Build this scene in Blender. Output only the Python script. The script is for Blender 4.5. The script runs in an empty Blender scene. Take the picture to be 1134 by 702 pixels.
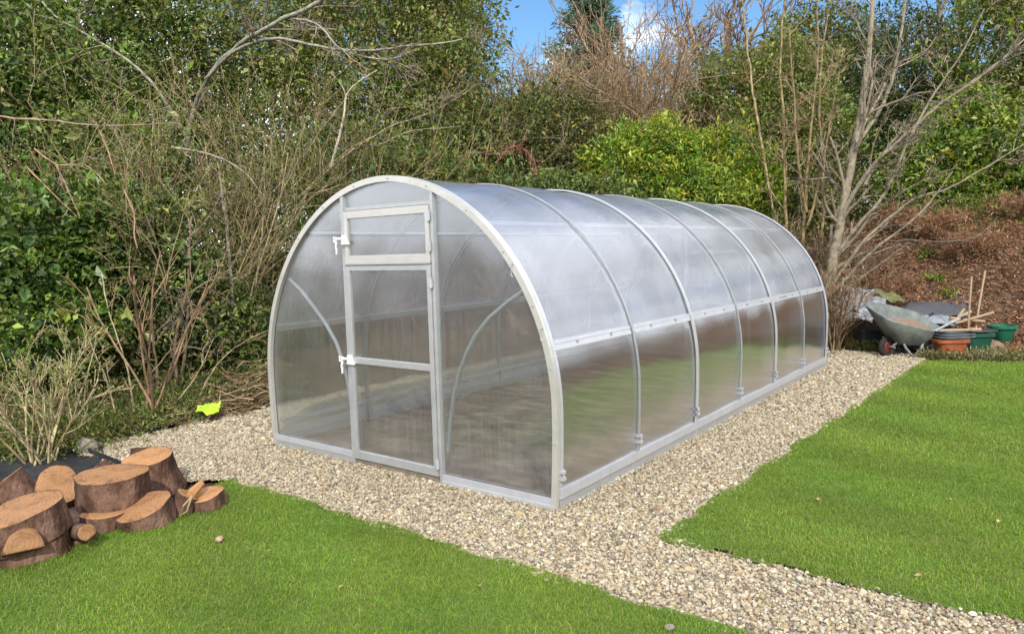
import bpy, math
import numpy as np

# ------------------------------------------------------------------ basics
sc = bpy.context.scene
COL = sc.collection
RN = np.random.default_rng(11)


def nrm(v):
    v = np.asarray(v, float)
    return v / np.maximum(np.linalg.norm(v, axis=-1, keepdims=True), 1e-9)


# camera survey of the garden: metres, x along the greenhouse front, y along its length
F, YAW, PIT, ROLL = 802.69, .65456, .08997, -.02803
CAM = np.array([3.785, -3.501, 1.5516])
_c, _s = math.cos, math.sin
_right = np.array([_c(YAW), _s(YAW), 0])
_f0 = np.array([-_s(YAW), _c(YAW), 0])
FWD = _f0 * _c(PIT) + np.array([0, 0, -_s(PIT)])
_up = _f0 * _s(PIT) + np.array([0, 0, _c(PIT)])
RGT = _right * _c(ROLL) + _up * _s(ROLL)
UPV = _up * _c(ROLL) - _right * _s(ROLL)


def at(u, v, d):
    """surveyed point: bearing (u, v) and distance d ahead, in metres"""
    return CAM + (FWD + RGT * (u - 567) / F - UPV * (v - 351) / F) * d


def gnd(u, v, z=0.0):
    r = FWD + RGT * (u - 567) / F - UPV * (v - 351) / F
    return CAM + r * ((z - CAM[2]) / r[2])


def smooth(a, b, x):
    t = np.clip((np.asarray(x, float) - a) / (b - a), 0, 1)
    return t * t * (3 - 2 * t)


def wob(x, y, s=1.0, k=0.0):
    return (np.sin(1.7 * x * s + 1.3 + k) * np.cos(2.1 * y * s - .7 + k) + .6 * np.sin(3.9 * x * s + 2.2 * y * s + k * 2)
            + .35 * np.sin(8.3 * y * s - 5.7 * x * s + k * 3)) / 1.95


def height(x, y):
    x = np.asarray(x, float); y = np.asarray(y, float)
    b = 2.0 * smooth(8.9, 12.6, y) * smooth(-3.2, -.2, x)
    b = b + .25 * smooth(8.9, 12.6, y) * (1 - smooth(-3.2, -.2, x))
    r = 1.9 * smooth(8.2, 11.5, x) * smooth(-30, -5, y)
    z = np.maximum(b, r) + .05 * np.maximum(y - 12.6, 0)
    l = .35 * smooth(-3.0, -4.6, x)
    z = np.maximum(z, l)
    amp = smooth(.03, .5, z)
    return z + amp * .12 * wob(x, y, 1.1) - .03


# ------------------------------------------------------------------ materials
def new_mat(name):
    m = bpy.data.materials.new(name); m.use_nodes = True
    nt = m.node_tree; nt.nodes.clear()
    out = nt.nodes.new('ShaderNodeOutputMaterial')
    return m, nt, out


def N(nt, t, **kw):
    n = nt.nodes.new(t)
    for k, v in kw.items():
        if k.startswith('i_'):
            n.inputs[k[2:].replace('_', ' ')].default_value = v
        else:
            setattr(n, k, v)
    return n


def ramp(nt, stops):
    r = nt.nodes.new('ShaderNodeValToRGB')
    e = r.color_ramp.elements
    while len(e) < len(stops): e.new(.5)
    for k, (p, c) in zip(e, stops):
        k.position = p; k.color = (*c, 1) if len(c) == 3 else c
    return r


def noisy(name, c1, c2, scale=8, rough=.7, metal=0., c3=None, stretch=(1, 1, 1), bump=0., bscale=None, spec=.3, detail=6, lo=.3, hi=.7):
    m, nt, out = new_mat(name)
    tc = N(nt, 'ShaderNodeTexCoord'); mp = N(nt, 'ShaderNodeMapping')
    mp.inputs['Scale'].default_value = stretch
    nt.links.new(tc.outputs['Object'], mp.inputs['Vector'])
    nz = N(nt, 'ShaderNodeTexNoise', i_Scale=scale, i_Detail=detail, i_Roughness=.65)
    nt.links.new(mp.outputs[0], nz.inputs['Vector'])
    st = [(lo, c1), (hi, c2)] if c3 is None else [(lo, c1), ((lo + hi) / 2, c2), (hi, c3)]
    r = ramp(nt, st); nt.links.new(nz.outputs['Fac'], r.inputs[0])
    p = N(nt, 'ShaderNodeBsdfPrincipled', i_Roughness=rough, i_Metallic=metal)
    p.inputs['Specular IOR Level'].default_value = spec
    nt.links.new(r.outputs[0], p.inputs['Base Color'])
    if bump:
        nb = N(nt, 'ShaderNodeTexNoise', i_Scale=bscale or scale * 3, i_Detail=5)
        nt.links.new(mp.outputs[0], nb.inputs['Vector'])
        b = N(nt, 'ShaderNodeBump', i_Strength=bump, i_Distance=.02)
        nt.links.new(nb.outputs['Fac'], b.inputs['Height']); nt.links.new(b.outputs[0], p.inputs['Normal'])
    nt.links.new(p.outputs[0], out.inputs[0])
    return m


def tint_mat(name, rough=.5, trans=.3, spec=.3, bump=0.):
    """colour carried by each leaf, stone or twig itself"""
    m, nt, out = new_mat(name)
    a = N(nt, 'ShaderNodeAttribute', attribute_name='tint')
    p = N(nt, 'ShaderNodeBsdfPrincipled', i_Roughness=rough)
    p.inputs['Specular IOR Level'].default_value = spec
    nt.links.new(a.outputs['Color'], p.inputs['Base Color'])
    sh = p
    if trans:
        t = N(nt, 'ShaderNodeBsdfTranslucent'); mx = N(nt, 'ShaderNodeMixShader', i_Fac=trans)
        hs = N(nt, 'ShaderNodeHueSaturation', i_Saturation=1.15, i_Value=1.35)
        nt.links.new(a.outputs['Color'], hs.inputs['Color']); nt.links.new(hs.outputs[0], t.inputs['Color'])
        nt.links.new(p.outputs[0], mx.inputs[1]); nt.links.new(t.outputs[0], mx.inputs[2]); sh = mx
    if bump:
        tc = N(nt, 'ShaderNodeTexCoord'); nb = N(nt, 'ShaderNodeTexNoise', i_Scale=160., i_Detail=3)
        nt.links.new(tc.outputs['Object'], nb.inputs['Vector'])
        b = N(nt, 'ShaderNodeBump', i_Strength=bump, i_Distance=.01)
        nt.links.new(nb.outputs['Fac'], b.inputs['Height']); nt.links.new(b.outputs[0], p.inputs['Normal'])
    nt.links.new(sh.outputs[0], out.inputs[0])
    return m


def polycarbonate(name, axis, haze=.16, dew=.2, sheen=1., grain=1., splash=1., flute=.6, film=(.72, .755, .80)):
    """fluted twin wall sheet: part clear, part scattering sideways, milky speckle, strong sheen at glancing angles"""
    m, nt, out = new_mat(name); L = nt.links.new
    tc = N(nt, 'ShaderNodeTexCoord'); geo = N(nt, 'ShaderNodeNewGeometry')
    wn = N(nt, 'ShaderNodeTexWhiteNoise', noise_dimensions='3D')
    sc1 = N(nt, 'ShaderNodeVectorMath', operation='SCALE'); sc1.inputs['Scale'].default_value = 5137.
    L(tc.outputs['Object'], sc1.inputs[0]); L(sc1.outputs[0], wn.inputs['Vector'])
    def tilt(k, iso):
        sub = N(nt, 'ShaderNodeVectorMath', operation='SUBTRACT'); sub.inputs[1].default_value = (.5, .5, .5)
        L(wn.outputs['Color'], sub.inputs[0])
        mul = N(nt, 'ShaderNodeVectorMath', operation='MULTIPLY')
        v = [iso] * 3; v['xyz'.index(axis)] = k; mul.inputs[1].default_value = v
        L(sub.outputs[0], mul.inputs[0])
        # slow ripple of the sheet between its ribs
        nz = N(nt, 'ShaderNodeTexNoise', i_Scale=2.2, i_Detail=2.)
        L(tc.outputs['Object'], nz.inputs['Vector'])
        s2 = N(nt, 'ShaderNodeVectorMath', operation='SUBTRACT'); s2.inputs[1].default_value = (.5, .5, .5)
        L(nz.outputs['Color'], s2.inputs[0])
        m2 = N(nt, 'ShaderNodeVectorMath', operation='SCALE'); m2.inputs['Scale'].default_value = .12
        L(s2.outputs[0], m2.inputs[0])
        ad = N(nt, 'ShaderNodeVectorMath', operation='ADD'); L(geo.outputs['Normal'], ad.inputs[0]); L(mul.outputs[0], ad.inputs[1])
        a2 = N(nt, 'ShaderNodeVectorMath', operation='ADD'); L(ad.outputs[0], a2.inputs[0]); L(m2.outputs[0], a2.inputs[1])
        no = N(nt, 'ShaderNodeVectorMath', operation='NORMALIZE'); L(a2.outputs[0], no.inputs[0])
        return no
    t_refr = tilt(1.5, .2); t_glos = tilt(.42, .05)
    tr = N(nt, 'ShaderNodeBsdfTransparent'); tr.inputs[0].default_value = (.88, .93, .915, 1)
    rf = N(nt, 'ShaderNodeBsdfRefraction', i_Roughness=.1); rf.inputs['Color'].default_value = (.88, .93, .915, 1)
    io = N(nt, 'ShaderNodeMapRange'); io.inputs['To Min'].default_value = 1.05; io.inputs['To Max'].default_value = 1 / 1.05
    L(geo.outputs['Backfacing'], io.inputs['Value']); L(io.outputs[0], rf.inputs['IOR']); L(t_refr.outputs[0], rf.inputs['Normal'])
    m1 = N(nt, 'ShaderNodeMixShader', i_Fac=.36); L(tr.outputs[0], m1.inputs[1]); L(rf.outputs[0], m1.inputs[2])
    # milky film, dew and dust with streaks down the flutes
    df = N(nt, 'ShaderNodeBsdfDiffuse'); df.inputs[0].default_value = (*film, 1)
    tl = N(nt, 'ShaderNodeBsdfTranslucent'); tl.inputs[0].default_value = (*film, 1)
    m2 = N(nt, 'ShaderNodeMixShader', i_Fac=.5); L(df.outputs[0], m2.inputs[1]); L(tl.outputs[0], m2.inputs[2])
    mp = N(nt, 'ShaderNodeMapping'); s3 = [1.6] * 3; s3['xyz'.index(axis)] = 55.; mp.inputs['Scale'].default_value = s3
    L(tc.outputs['Object'], mp.inputs['Vector'])
    n1 = N(nt, 'ShaderNodeTexNoise', i_Scale=1., i_Detail=3.); L(mp.outputs[0], n1.inputs['Vector'])
    n2 = N(nt, 'ShaderNodeTexNoise', i_Scale=75., i_Detail=3., i_Roughness=.7); L(tc.outputs['Object'], n2.inputs['Vector'])
    n3 = N(nt, 'ShaderNodeTexNoise', i_Scale=2.4, i_Detail=3.); L(tc.outputs['Object'], n3.inputs['Vector'])
    def mr(src, a, b, lo, hi):
        q = N(nt, 'ShaderNodeMapRange'); q.inputs['From Min'].default_value = a; q.inputs['From Max'].default_value = b
        q.inputs['To Min'].default_value = lo; q.inputs['To Max'].default_value = hi; L(src, q.inputs['Value']); return q.outputs[0]
    def mth(op, a, b):
        q = N(nt, 'ShaderNodeMath', operation=op, use_clamp=False)
        for i, v in enumerate((a, b)):
            if isinstance(v, (int, float)): q.inputs[i].default_value = v
            else: L(v, q.inputs[i])
        return q.outputs[0]
    hz = mth('MULTIPLY', mth('MULTIPLY', mr(n1.outputs['Fac'], .32, .68, 1 - flute, 1 + flute), mr(n2.outputs['Fac'], .36, .66, 1 - .7 * grain, 1 + .9 * grain)), mr(n3.outputs['Fac'], .3, .7, .7, 1.3))
    n4 = N(nt, 'ShaderNodeTexNoise', i_Scale=130., i_Detail=1.); L(tc.outputs['Object'], n4.inputs['Vector'])
    n5 = N(nt, 'ShaderNodeTexNoise', i_Scale=3.1, i_Detail=6., i_Roughness=.7); n5.inputs['Distortion'].default_value = 1.6; L(tc.outputs['Object'], n5.inputs['Vector'])
    sep = N(nt, 'ShaderNodeSeparateXYZ'); L(tc.outputs['Object'], sep.inputs[0])
    low = mth('MULTIPLY', mr(n5.outputs['Fac'], .48, .72, 0., .30 * splash), mr(sep.outputs['Z'], .62, .05, 0., 1.))     # dried splashes near the ground
    hz = mth('ADD', mth('MULTIPLY', hz, haze), mth('MULTIPLY', mr(n4.outputs['Fac'], .56, .74, 0., 1.), dew))
    hz = mth('MINIMUM', mth('ADD', hz, low), .75)
    m3 = N(nt, 'ShaderNodeMixShader'); L(hz, m3.inputs[0]); L(m1.outputs[0], m3.inputs[1]); L(m2.outputs[0], m3.inputs[2])
    dt = N(nt, 'ShaderNodeVectorMath', operation='DOT_PRODUCT'); L(geo.outputs['Incoming'], dt.inputs[0]); L(geo.outputs['Normal'], dt.inputs[1])
    c = mth('ABSOLUTE', dt.outputs['Value'], 0.)
    R = mth('ADD', mth('MULTIPLY', mth('POWER', mth('SUBTRACT', 1., c), 1.8), .86 * sheen), .09)
    R = mth('MINIMUM', R, .9)      # four faces of a twin wall sheet
    gl = N(nt, 'ShaderNodeBsdfGlossy', i_Roughness=.13); gl.inputs['Color'].default_value = (.93, .95, 1, 1)
    L(t_glos.outputs[0], gl.inputs['Normal'])
    m4 = N(nt, 'ShaderNodeMixShader'); L(R, m4.inputs[0]); L(m3.outputs[0], m4.inputs[1]); L(gl.outputs[0], m4.inputs[2])
    L(m4.outputs[0], out.inputs[0])
    return m


M = {}
M['leaf'] = tint_mat('leaf', .45, .3, .35)
M['leaf_gloss'] = tint_mat('glossy_leaf', .42, .24, .4)
M['grass'] = tint_mat('grass_blade', .5, .35, .25)
M['stone'] = tint_mat('pebble', .75, 0, .25, .35)
def bark_mat():
    m, nt, out = new_mat('bark'); L = nt.links.new
    a = N(nt, 'ShaderNodeAttribute', attribute_name='tint'); tc = N(nt, 'ShaderNodeTexCoord')
    nz = N(nt, 'ShaderNodeTexNoise', i_Scale=9., i_Detail=5., i_Roughness=.7); L(tc.outputs['Object'], nz.inputs['Vector'])
    r = ramp(nt, [(.32, (.35, .33, .30)), (.5, (.95, .95, .93)), (.7, (1.45, 1.42, 1.36))]); L(nz.outputs['Fac'], r.inputs[0])
    mm = N(nt, 'ShaderNodeMixRGB', blend_type='MULTIPLY', i_Fac=1.); L(a.outputs['Color'], mm.inputs[1]); L(r.outputs[0], mm.inputs[2])
    p = N(nt, 'ShaderNodeBsdfPrincipled', i_Roughness=.85); p.inputs['Specular IOR Level'].default_value = .15; L(mm.outputs[0], p.inputs['Base Color'])
    nb = N(nt, 'ShaderNodeTexNoise', i_Scale=70., i_Detail=3.); L(tc.outputs['Object'], nb.inputs['Vector'])
    b = N(nt, 'ShaderNodeBump', i_Strength=.8, i_Distance=.01); L(nb.outputs['Fac'], b.inputs['Height']); L(b.outputs[0], p.inputs['Normal'])
    L(p.outputs[0], out.inputs[0]); return m


M['bark'] = bark_mat()
M['litter'] = tint_mat('dead_leaf', .8, .1, .15)
M['galv'] = noisy('galvanised_steel', (.38, .39, .395), (.46, .47, .475), 12, .40, .5, bump=.05)
M['galv_sunlit'] = noisy('sunlit_tint_steel', (.46, .45, .415), (.54, .53, .495), 9, .34, .45, bump=.04)  # same frame steel, with warm sunlight on the upper front put into its colour
M['alu'] = noisy('bright_aluminium', (.44, .45, .475), (.52, .53, .56), 9, .36, .4)
M['rib'] = noisy('dull_rib_steel', (.30, .31, .33), (.42, .43, .45), 20, .45, .5)
M['poly_y'] = polycarbonate('fluted_polycarbonate_side', 'y', .03, .05, 1.65, .6, .8)
M['poly_top'] = polycarbonate('milky_sky_tinted_polycarbonate', 'y', .30, .0, .74, .10, 0., .22, (.68, .705, .83))  # milky sheet; its lavender film colour stands in for bluish sky reflection
M['poly_x'] = polycarbonate('fluted_polycarbonate_end', 'x', .06, .12, 1., .6, .2)
M['white_plastic'] = noisy('white_plastic', (.56, .56, .57), (.66, .66, .67), 10, .35)
M['soil'] = noisy('raked_soil', (.08, .058, .044), (.22, .16, .125), 2.6, .95, 0, (.44, .35, .275), stretch=(1, 2.2, 1), bump=.6, bscale=60)
M['earth'] = noisy('woodland_floor', (.03, .019, .012), (.085, .052, .032), 3.5, .95, 0, (.15, .095, .06), bump=.8, bscale=40)
M['turf'] = noisy('turf_base', (.06, .09, .016), (.09, .13, .02), 14, .95)
M['gravel_bed'] = noisy('gravel_bed', (.08, .065, .05), (.26, .21, .155), 120, .95, 0, (.42, .36, .28), bump=.6, bscale=140)
M['wood_sill'] = noisy('weathered_board', (.10, .08, .06), (.22, .18, .14), 9, .8, stretch=(1, 8, 8))
M['black_plastic'] = noisy('black_membrane', (.012, .013, .016), (.035, .037, .042), 16, .5, bump=.3)
M['terracotta'] = noisy('terracotta', (.17, .05, .025), (.36, .105, .04), 8, .6)
M['green_plastic'] = noisy('green_plastic', (.012, .10, .06), (.02, .14, .085), 9, .4)
M['dark_green_plastic'] = noisy('dark_green_plastic', (.01, .055, .035), (.018, .08, .05), 9, .4)
M['grey_plastic'] = noisy('grey_plastic', (.13, .145, .17), (.23, .25, .28), 9, .4)
M['pale_sheet'] = noisy('pale_polythene', (.06, .06, .055), (.30, .32, .36), 11, .35, bump=.5, bscale=14)
M['barrow'] = noisy('worn_galvanised_tray', (.085, .10, .092), (.20, .215, .195), 7, .5, .35)
M['barrow_tube'] = noisy('barrow_tube', (.20, .22, .23), (.34, .36, .37), 14, .4, .5)
M['red'] = noisy('red_paint', (.10, .022, .02), (.20, .045, .04), 14, .45)
M['rubber'] = noisy('tyre_rubber', (.012, .012, .012), (.03, .03, .03), 20, .8)
M['pole'] = noisy('pale_wood', (.22, .155, .095), (.38, .28, .175), 12, .7, stretch=(6, 6, 1))
M['dirt'] = noisy('dry_dirt', (.13, .09, .06), (.22, .16, .11), 20, .95, bump=.5)
M['lime'] = noisy('lime_cloth', (.25, .43, .02), (.38, .56, .035), 8, .7)
M['rock'] = noisy('grey_rock', (.11, .095, .07), (.30, .27, .22), 14, .9, bump=.9)
M['slate'] = noisy('weathered_black_sheet', (.03, .032, .038), (.10, .105, .12), 10, .45, stretch=(1, 6, 1), bump=.4)
M['log_bark'] = noisy('log_bark', (.016, .009, .006), (.080, .040, .026), 9, .9, 0, (.21, .125, .088), stretch=(1, 1, .5), bump=1., bscale=45, detail=12)


def cut_wood():
    m, nt, out = new_mat('sawn_end_grain'); L = nt.links.new
    a = N(nt, 'ShaderNodeAttribute', attribute_name='grain')      # position on the cut, centred on the pith
    nz = N(nt, 'ShaderNodeTexNoise', i_Scale=9., i_Detail=4.); L(a.outputs['Vector'], nz.inputs['Vector'])
    mx = N(nt, 'ShaderNodeVectorMath', operation='ADD'); s = N(nt, 'ShaderNodeVectorMath', operation='SCALE'); s.inputs['Scale'].default_value = .03
    L(nz.outputs['Color'], s.inputs[0]); L(a.outputs['Vector'], mx.inputs[0]); L(s.outputs[0], mx.inputs[1])
    w = N(nt, 'ShaderNodeTexWave', wave_type='RINGS', rings_direction='Z'); w.inputs['Scale'].default_value = 16.; w.inputs['Distortion'].default_value = 2.5
    L(mx.outputs[0], w.inputs['Vector'])
    r = ramp(nt, [(0., (.36, .195, .09)), (.6, (.395, .22, .106)), (1., (.42, .24, .12))]); L(w.outputs['Fac'], r.inputs[0])
    n2 = N(nt, 'ShaderNodeTexNoise', i_Scale=7., i_Detail=8., i_Roughness=.65); L(a.outputs['Vector'], n2.inputs['Vector'])
    r2 = ramp(nt, [(.3, (.42, .35, .30)), (.47, (.95, .92, .9)), (.7, (1.12, 1.12, 1.12))]); L(n2.outputs['Fac'], r2.inputs[0])
    mm = N(nt, 'ShaderNodeMixRGB', blend_type='MULTIPLY', i_Fac=1.); L(r.outputs[0], mm.inputs[1]); L(r2.outputs[0], mm.inputs[2])
    sp = N(nt, 'ShaderNodeSeparateXYZ'); L(a.outputs['Vector'], sp.inputs[0])           # drying cracks that run out from the pith
    an = N(nt, 'ShaderNodeMath', operation='ARCTAN2'); L(sp.outputs['Y'], an.inputs[0]); L(sp.outputs['X'], an.inputs[1])
    ln = N(nt, 'ShaderNodeVectorMath', operation='LENGTH'); L(a.outputs['Vector'], ln.inputs[0])
    cv = N(nt, 'ShaderNodeCombineXYZ'); L(an.outputs[0], cv.inputs['X']); L(ln.outputs['Value'], cv.inputs['Y'])
    nk = N(nt, 'ShaderNodeTexNoise', i_Scale=5., i_Detail=2.); L(cv.outputs[0], nk.inputs['Vector'])
    rk = ramp(nt, [(.485, (1, 1, 1)), (.5, (.35, .3, .27)), (.515, (1, 1, 1))]); L(nk.outputs['Fac'], rk.inputs[0])
    rm = N(nt, 'ShaderNodeMapRange'); rm.inputs['From Min'].default_value = .03; rm.inputs['From Max'].default_value = .12; L(ln.outputs['Value'], rm.inputs['Value'])
    m0 = N(nt, 'ShaderNodeMixRGB', blend_type='MULTIPLY'); L(rm.outputs[0], m0.inputs[0]); L(mm.outputs[0], m0.inputs[1]); L(rk.outputs[0], m0.inputs[2])
    oi = N(nt, 'ShaderNodeObjectInfo')                                                   # each log has weathered differently
    rw = ramp(nt, [(0., (.62, .60, .60)), (.5, (.88, .84, .80)), (1., (1.02, .98, .94))]); L(oi.outputs['Random'], rw.inputs[0])
    mm = N(nt, 'ShaderNodeMixRGB', blend_type='MULTIPLY', i_Fac=1.); L(m0.outputs[0], mm.inputs[1]); L(rw.outputs[0], mm.inputs[2])
    p = N(nt, 'ShaderNodeBsdfPrincipled', i_Roughness=.75); p.inputs['Specular IOR Level'].default_value = .2
    L(mm.outputs[0], p.inputs['Base Color'])
    b = N(nt, 'ShaderNodeBump', i_Strength=.5, i_Distance=.01); L(n2.outputs['Fac'], b.inputs['Height']); L(b.outputs[0], p.inputs['Normal'])
    L(p.outputs[0], out.inputs[0])
    return m


M['cut'] = cut_wood()


# ------------------------------------------------------------------ mesh helpers
def np_mesh(name, V, faces, mat, parent=None, loc=None, smooth=False, tint=None):
    V = np.asarray(V, float)
    faces = [np.asarray(f, np.int32) for f in (faces if isinstance(faces, list) else [faces]) if len(f)]
    if parent is not None: off = np.array(parent.location)
    elif loc is not None: off = np.asarray(loc, float)
    else: off = np.zeros(3)
    me = bpy.data.meshes.new(name)
    V = V - off
    me.vertices.add(len(V)); me.vertices.foreach_set('co', V.astype(np.float32).ravel())
    tot = np.concatenate([np.full(len(f), f.shape[1], np.int32) for f in faces])
    lp = np.concatenate([f.ravel() for f in faces])
    me.loops.add(len(lp)); me.loops.foreach_set('vertex_index', lp)
    me.polygons.add(len(tot))
    st = np.zeros(len(tot), np.int32); st[1:] = np.cumsum(tot)[:-1]
    me.polygons.foreach_set('loop_start', st)
    me.polygons.foreach_set('use_smooth', np.full(len(tot), bool(smooth)))
    if tint is not None:
        a = me.attributes.new('tint', 'FLOAT_COLOR', 'POINT')
        t = np.ones((len(V), 4), np.float32); t[:, :3] = tint
        a.data.foreach_set('color', t.ravel())
    me.update(calc_edges=True)
    me.materials.append(mat)
    o = bpy.data.objects.new(name, me); COL.objects.link(o)
    if parent is not None: o.parent = parent
    elif loc is not None: o.location = loc
    return o


class MB:
    """collects shapes that become ONE mesh"""
    def __init__(s): s.v = []; s.q = []; s.n = []
    def poly(s, pts):
        b = len(s.v); s.v += [tuple(map(float, p)) for p in pts]; s.n.append(tuple(range(b, b + len(pts))))
    def hexa(s, p):
        b = len(s.v); s.v += [tuple(map(float, q)) for q in p]
        for f in ((0, 3, 2, 1), (4, 5, 6, 7), (0, 1, 5, 4), (1, 2, 6, 5), (2, 3, 7, 6), (3, 0, 4, 7)):
            s.n.append(tuple(b + i for i in f))
    def box(s, x0, x1, y0, y1, z0, z1):
        s.hexa([(x0, y0, z0), (x1, y0, z0), (x1, y1, z0), (x0, y1, z0), (x0, y0, z1), (x1, y0, z1), (x1, y1, z1), (x0, y1, z1)])
    def tube(s, path, r, sides=8, cap=True):
        P = np.asarray(path, float); K = len(P); r = np.broadcast_to(np.asarray(r, float), (K,))
        T = nrm(np.gradient(P, axis=0)); ref = np.array([0, 0, 1.]) if abs(T[:, 2]).mean() < .8 else np.array([1., 0, 0])
        U = nrm(np.cross(T, ref)); W = np.cross(T, U); b = len(s.v)
        for k in range(K):
            for j in range(sides):
                a = 2 * math.pi * j / sides
                s.v.append(tuple(P[k] + r[k] * (math.cos(a) * U[k] + math.sin(a) * W[k])))
        for k in range(K - 1):
            for j in range(sides):
                j2 = (j + 1) % sides
                s.n.append((b + k * sides + j, b + k * sides + j2, b + (k + 1) * sides + j2, b + (k + 1) * sides + j))
        if cap:
            s.n.append(tuple(b + j for j in range(sides))[::-1]); s.n.append(tuple(b + (K - 1) * sides + j for j in range(sides)))
    def lathe(s, prof, c, sides=24, sq=2.0, rot=0., ax=1., ay=1.):
        """(radius, z) profile turned about c; sq > 2 squares the plan"""
        b = len(s.v); K = len(prof)
        for r, z in prof:
            for j in range(sides):
                a = 2 * math.pi * j / sides
                x = math.copysign(abs(math.cos(a)) ** (2 / sq), math.cos(a)) * r * ax
                y = math.copysign(abs(math.sin(a)) ** (2 / sq), math.sin(a)) * r * ay
                s.v.append((c[0] + x * math.cos(rot) - y * math.sin(rot), c[1] + x * math.sin(rot) + y * math.cos(rot), c[2] + z))
        for k in range(K - 1):
            for j in range(sides):
                j2 = (j + 1) % sides
                s.n.append((b + k * sides + j, b + k * sides + j2, b + (k + 1) * sides + j2, b + (k + 1) * sides + j))
        s.n.append(tuple(b + j for j in range(sides))[::-1])
    def build(s, name, mat, parent=None, loc=None, smooth=False, bevel=0.):
        me = bpy.data.meshes.new(name)
        off = np.array(parent.location) if parent is not None else (np.asarray(loc, float) if loc is not None else np.zeros(3))
        me.from_pydata((np.asarray(s.v) - off).tolist(), [], s.n)
        me.update(); me.materials.append(mat)
        if smooth:
            me.polygons.foreach_set('use_smooth', [True] * len(me.polygons))
            me.set_sharp_from_angle(angle=math.radians(35))
        o = bpy.data.objects.new(name, me); COL.objects.link(o)
        if parent is not None: o.parent = parent
        elif loc is not None: o.location = loc
        if bevel:
            b = o.modifiers.new('bevel', 'BEVEL'); b.width = bevel; b.segments = 2; b.limit_method = 'ANGLE'
        return o


def tag(o, label=None, cat=None, group=None, kind=None):
    if label: o['label'] = label
    if cat: o['category'] = cat
    if group: o['group'] = group
    if kind: o['kind'] = kind
    return o


def thing(name, label, cat, loc, group=None):
    o = bpy.data.objects.new(name, None); COL.objects.link(o); o.location = loc; o.empty_display_size = .1
    return tag(o, label, cat, group)


def mixpal(pal, n, rng, jit=.22):
    pal = np.asarray(pal, float)
    c = pal[rng.integers(0, len(pal), n)]
    return c * np.exp(rng.normal(0, jit, (n, 1))) * np.exp(rng.normal(0, jit * .25, (n, 3)))


def tubes(paths, sides=4):
    """many branches -> V, quads; paths = [(points, radii, tint)]"""
    Vs, Fs, Ts = [], [], []; base = 0
    by = {}
    for p, r, t in paths: by.setdefault(len(p), []).append((p, r, t))
    for K, lst in by.items():
        P = np.array([a[0] for a in lst], float); R = np.array([np.broadcast_to(a[1], (K,)) for a in lst], float); Tn = np.array([a[2] for a in lst], float)
        n = len(lst)
        T = nrm(np.gradient(P, axis=1))
        ref = np.where(np.abs(T.mean(1)[:, 2:3]) < .75, np.array([[0, 0, 1.]]), np.array([[1., 0, 0]]))[:, None, :]
        U = nrm(np.cross(T, np.broadcast_to(ref, T.shape))); W = np.cross(T, U)
        S = sides
        a = 2 * np.pi * np.arange(S) / S
        V = P[:, :, None, :] + R[:, :, None, None] * (np.cos(a)[None, None, :, None] * U[:, :, None, :] + np.sin(a)[None, None, :, None] * W[:, :, None, :])
        idx = base + np.arange(n * K * S).reshape(n, K, S)
        nx = np.roll(idx, -1, 2)
        Fs.append(np.stack([idx[:, :-1], nx[:, :-1], nx[:, 1:], idx[:, 1:]], -1).reshape(-1, 4))
        Vs.append(V.reshape(-1, 3)); Ts.append(np.repeat(Tn, K * S, 0)); base += n * K * S
    return np.concatenate(Vs), np.concatenate(Fs), np.concatenate(Ts)


def grow(rng, p, d, L, r, lvl, out, P):
    n = P.get('seg', 5); pts = [np.array(p, float)]; d = nrm(d); dirs = [d]
    for i in range(n):
        d = nrm(d + rng.normal(0, P['curve'], 3) + np.array([0, 0, P['up']]))
        pts.append(pts[-1] + d * L / n); dirs.append(d)
    e = .25 if lvl == 0 else .5
    rad = np.linspace(r, max(r * e, P.get('rmin', .0015)), n + 1)
    t = P['tint'][rng.integers(len(P['tint']))] * math.exp(rng.normal(0, .15))
    out.append((np.array(pts), rad, t))
    if lvl > 0:
        kids = P['kids'][lvl - 1]; kids = max(1, int(round(kids * rng.uniform(.75, 1.25))))
        for k in range(kids):
            f = rng.uniform(P.get('bare', .25), 1.0); i = min(int(f * n), n - 1); q = pts[i] + (pts[i + 1] - pts[i]) * (f * n - i)
            ax = nrm(np.cross(dirs[i], rng.normal(0, 1, 3))); a = rng.uniform(*P['ang'])
            nd = dirs[i] * math.cos(a) + ax * math.sin(a)
            rr = np.interp(f, np.linspace(0, 1, n + 1), rad) * P.get('rk', .6)
            grow(rng, q, nd, L * P['ratio'] * rng.uniform(.6, 1.15) * (1.1 - .45 * f), max(rr, P.get('rmin', .0015)), lvl - 1, out, P)


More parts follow.
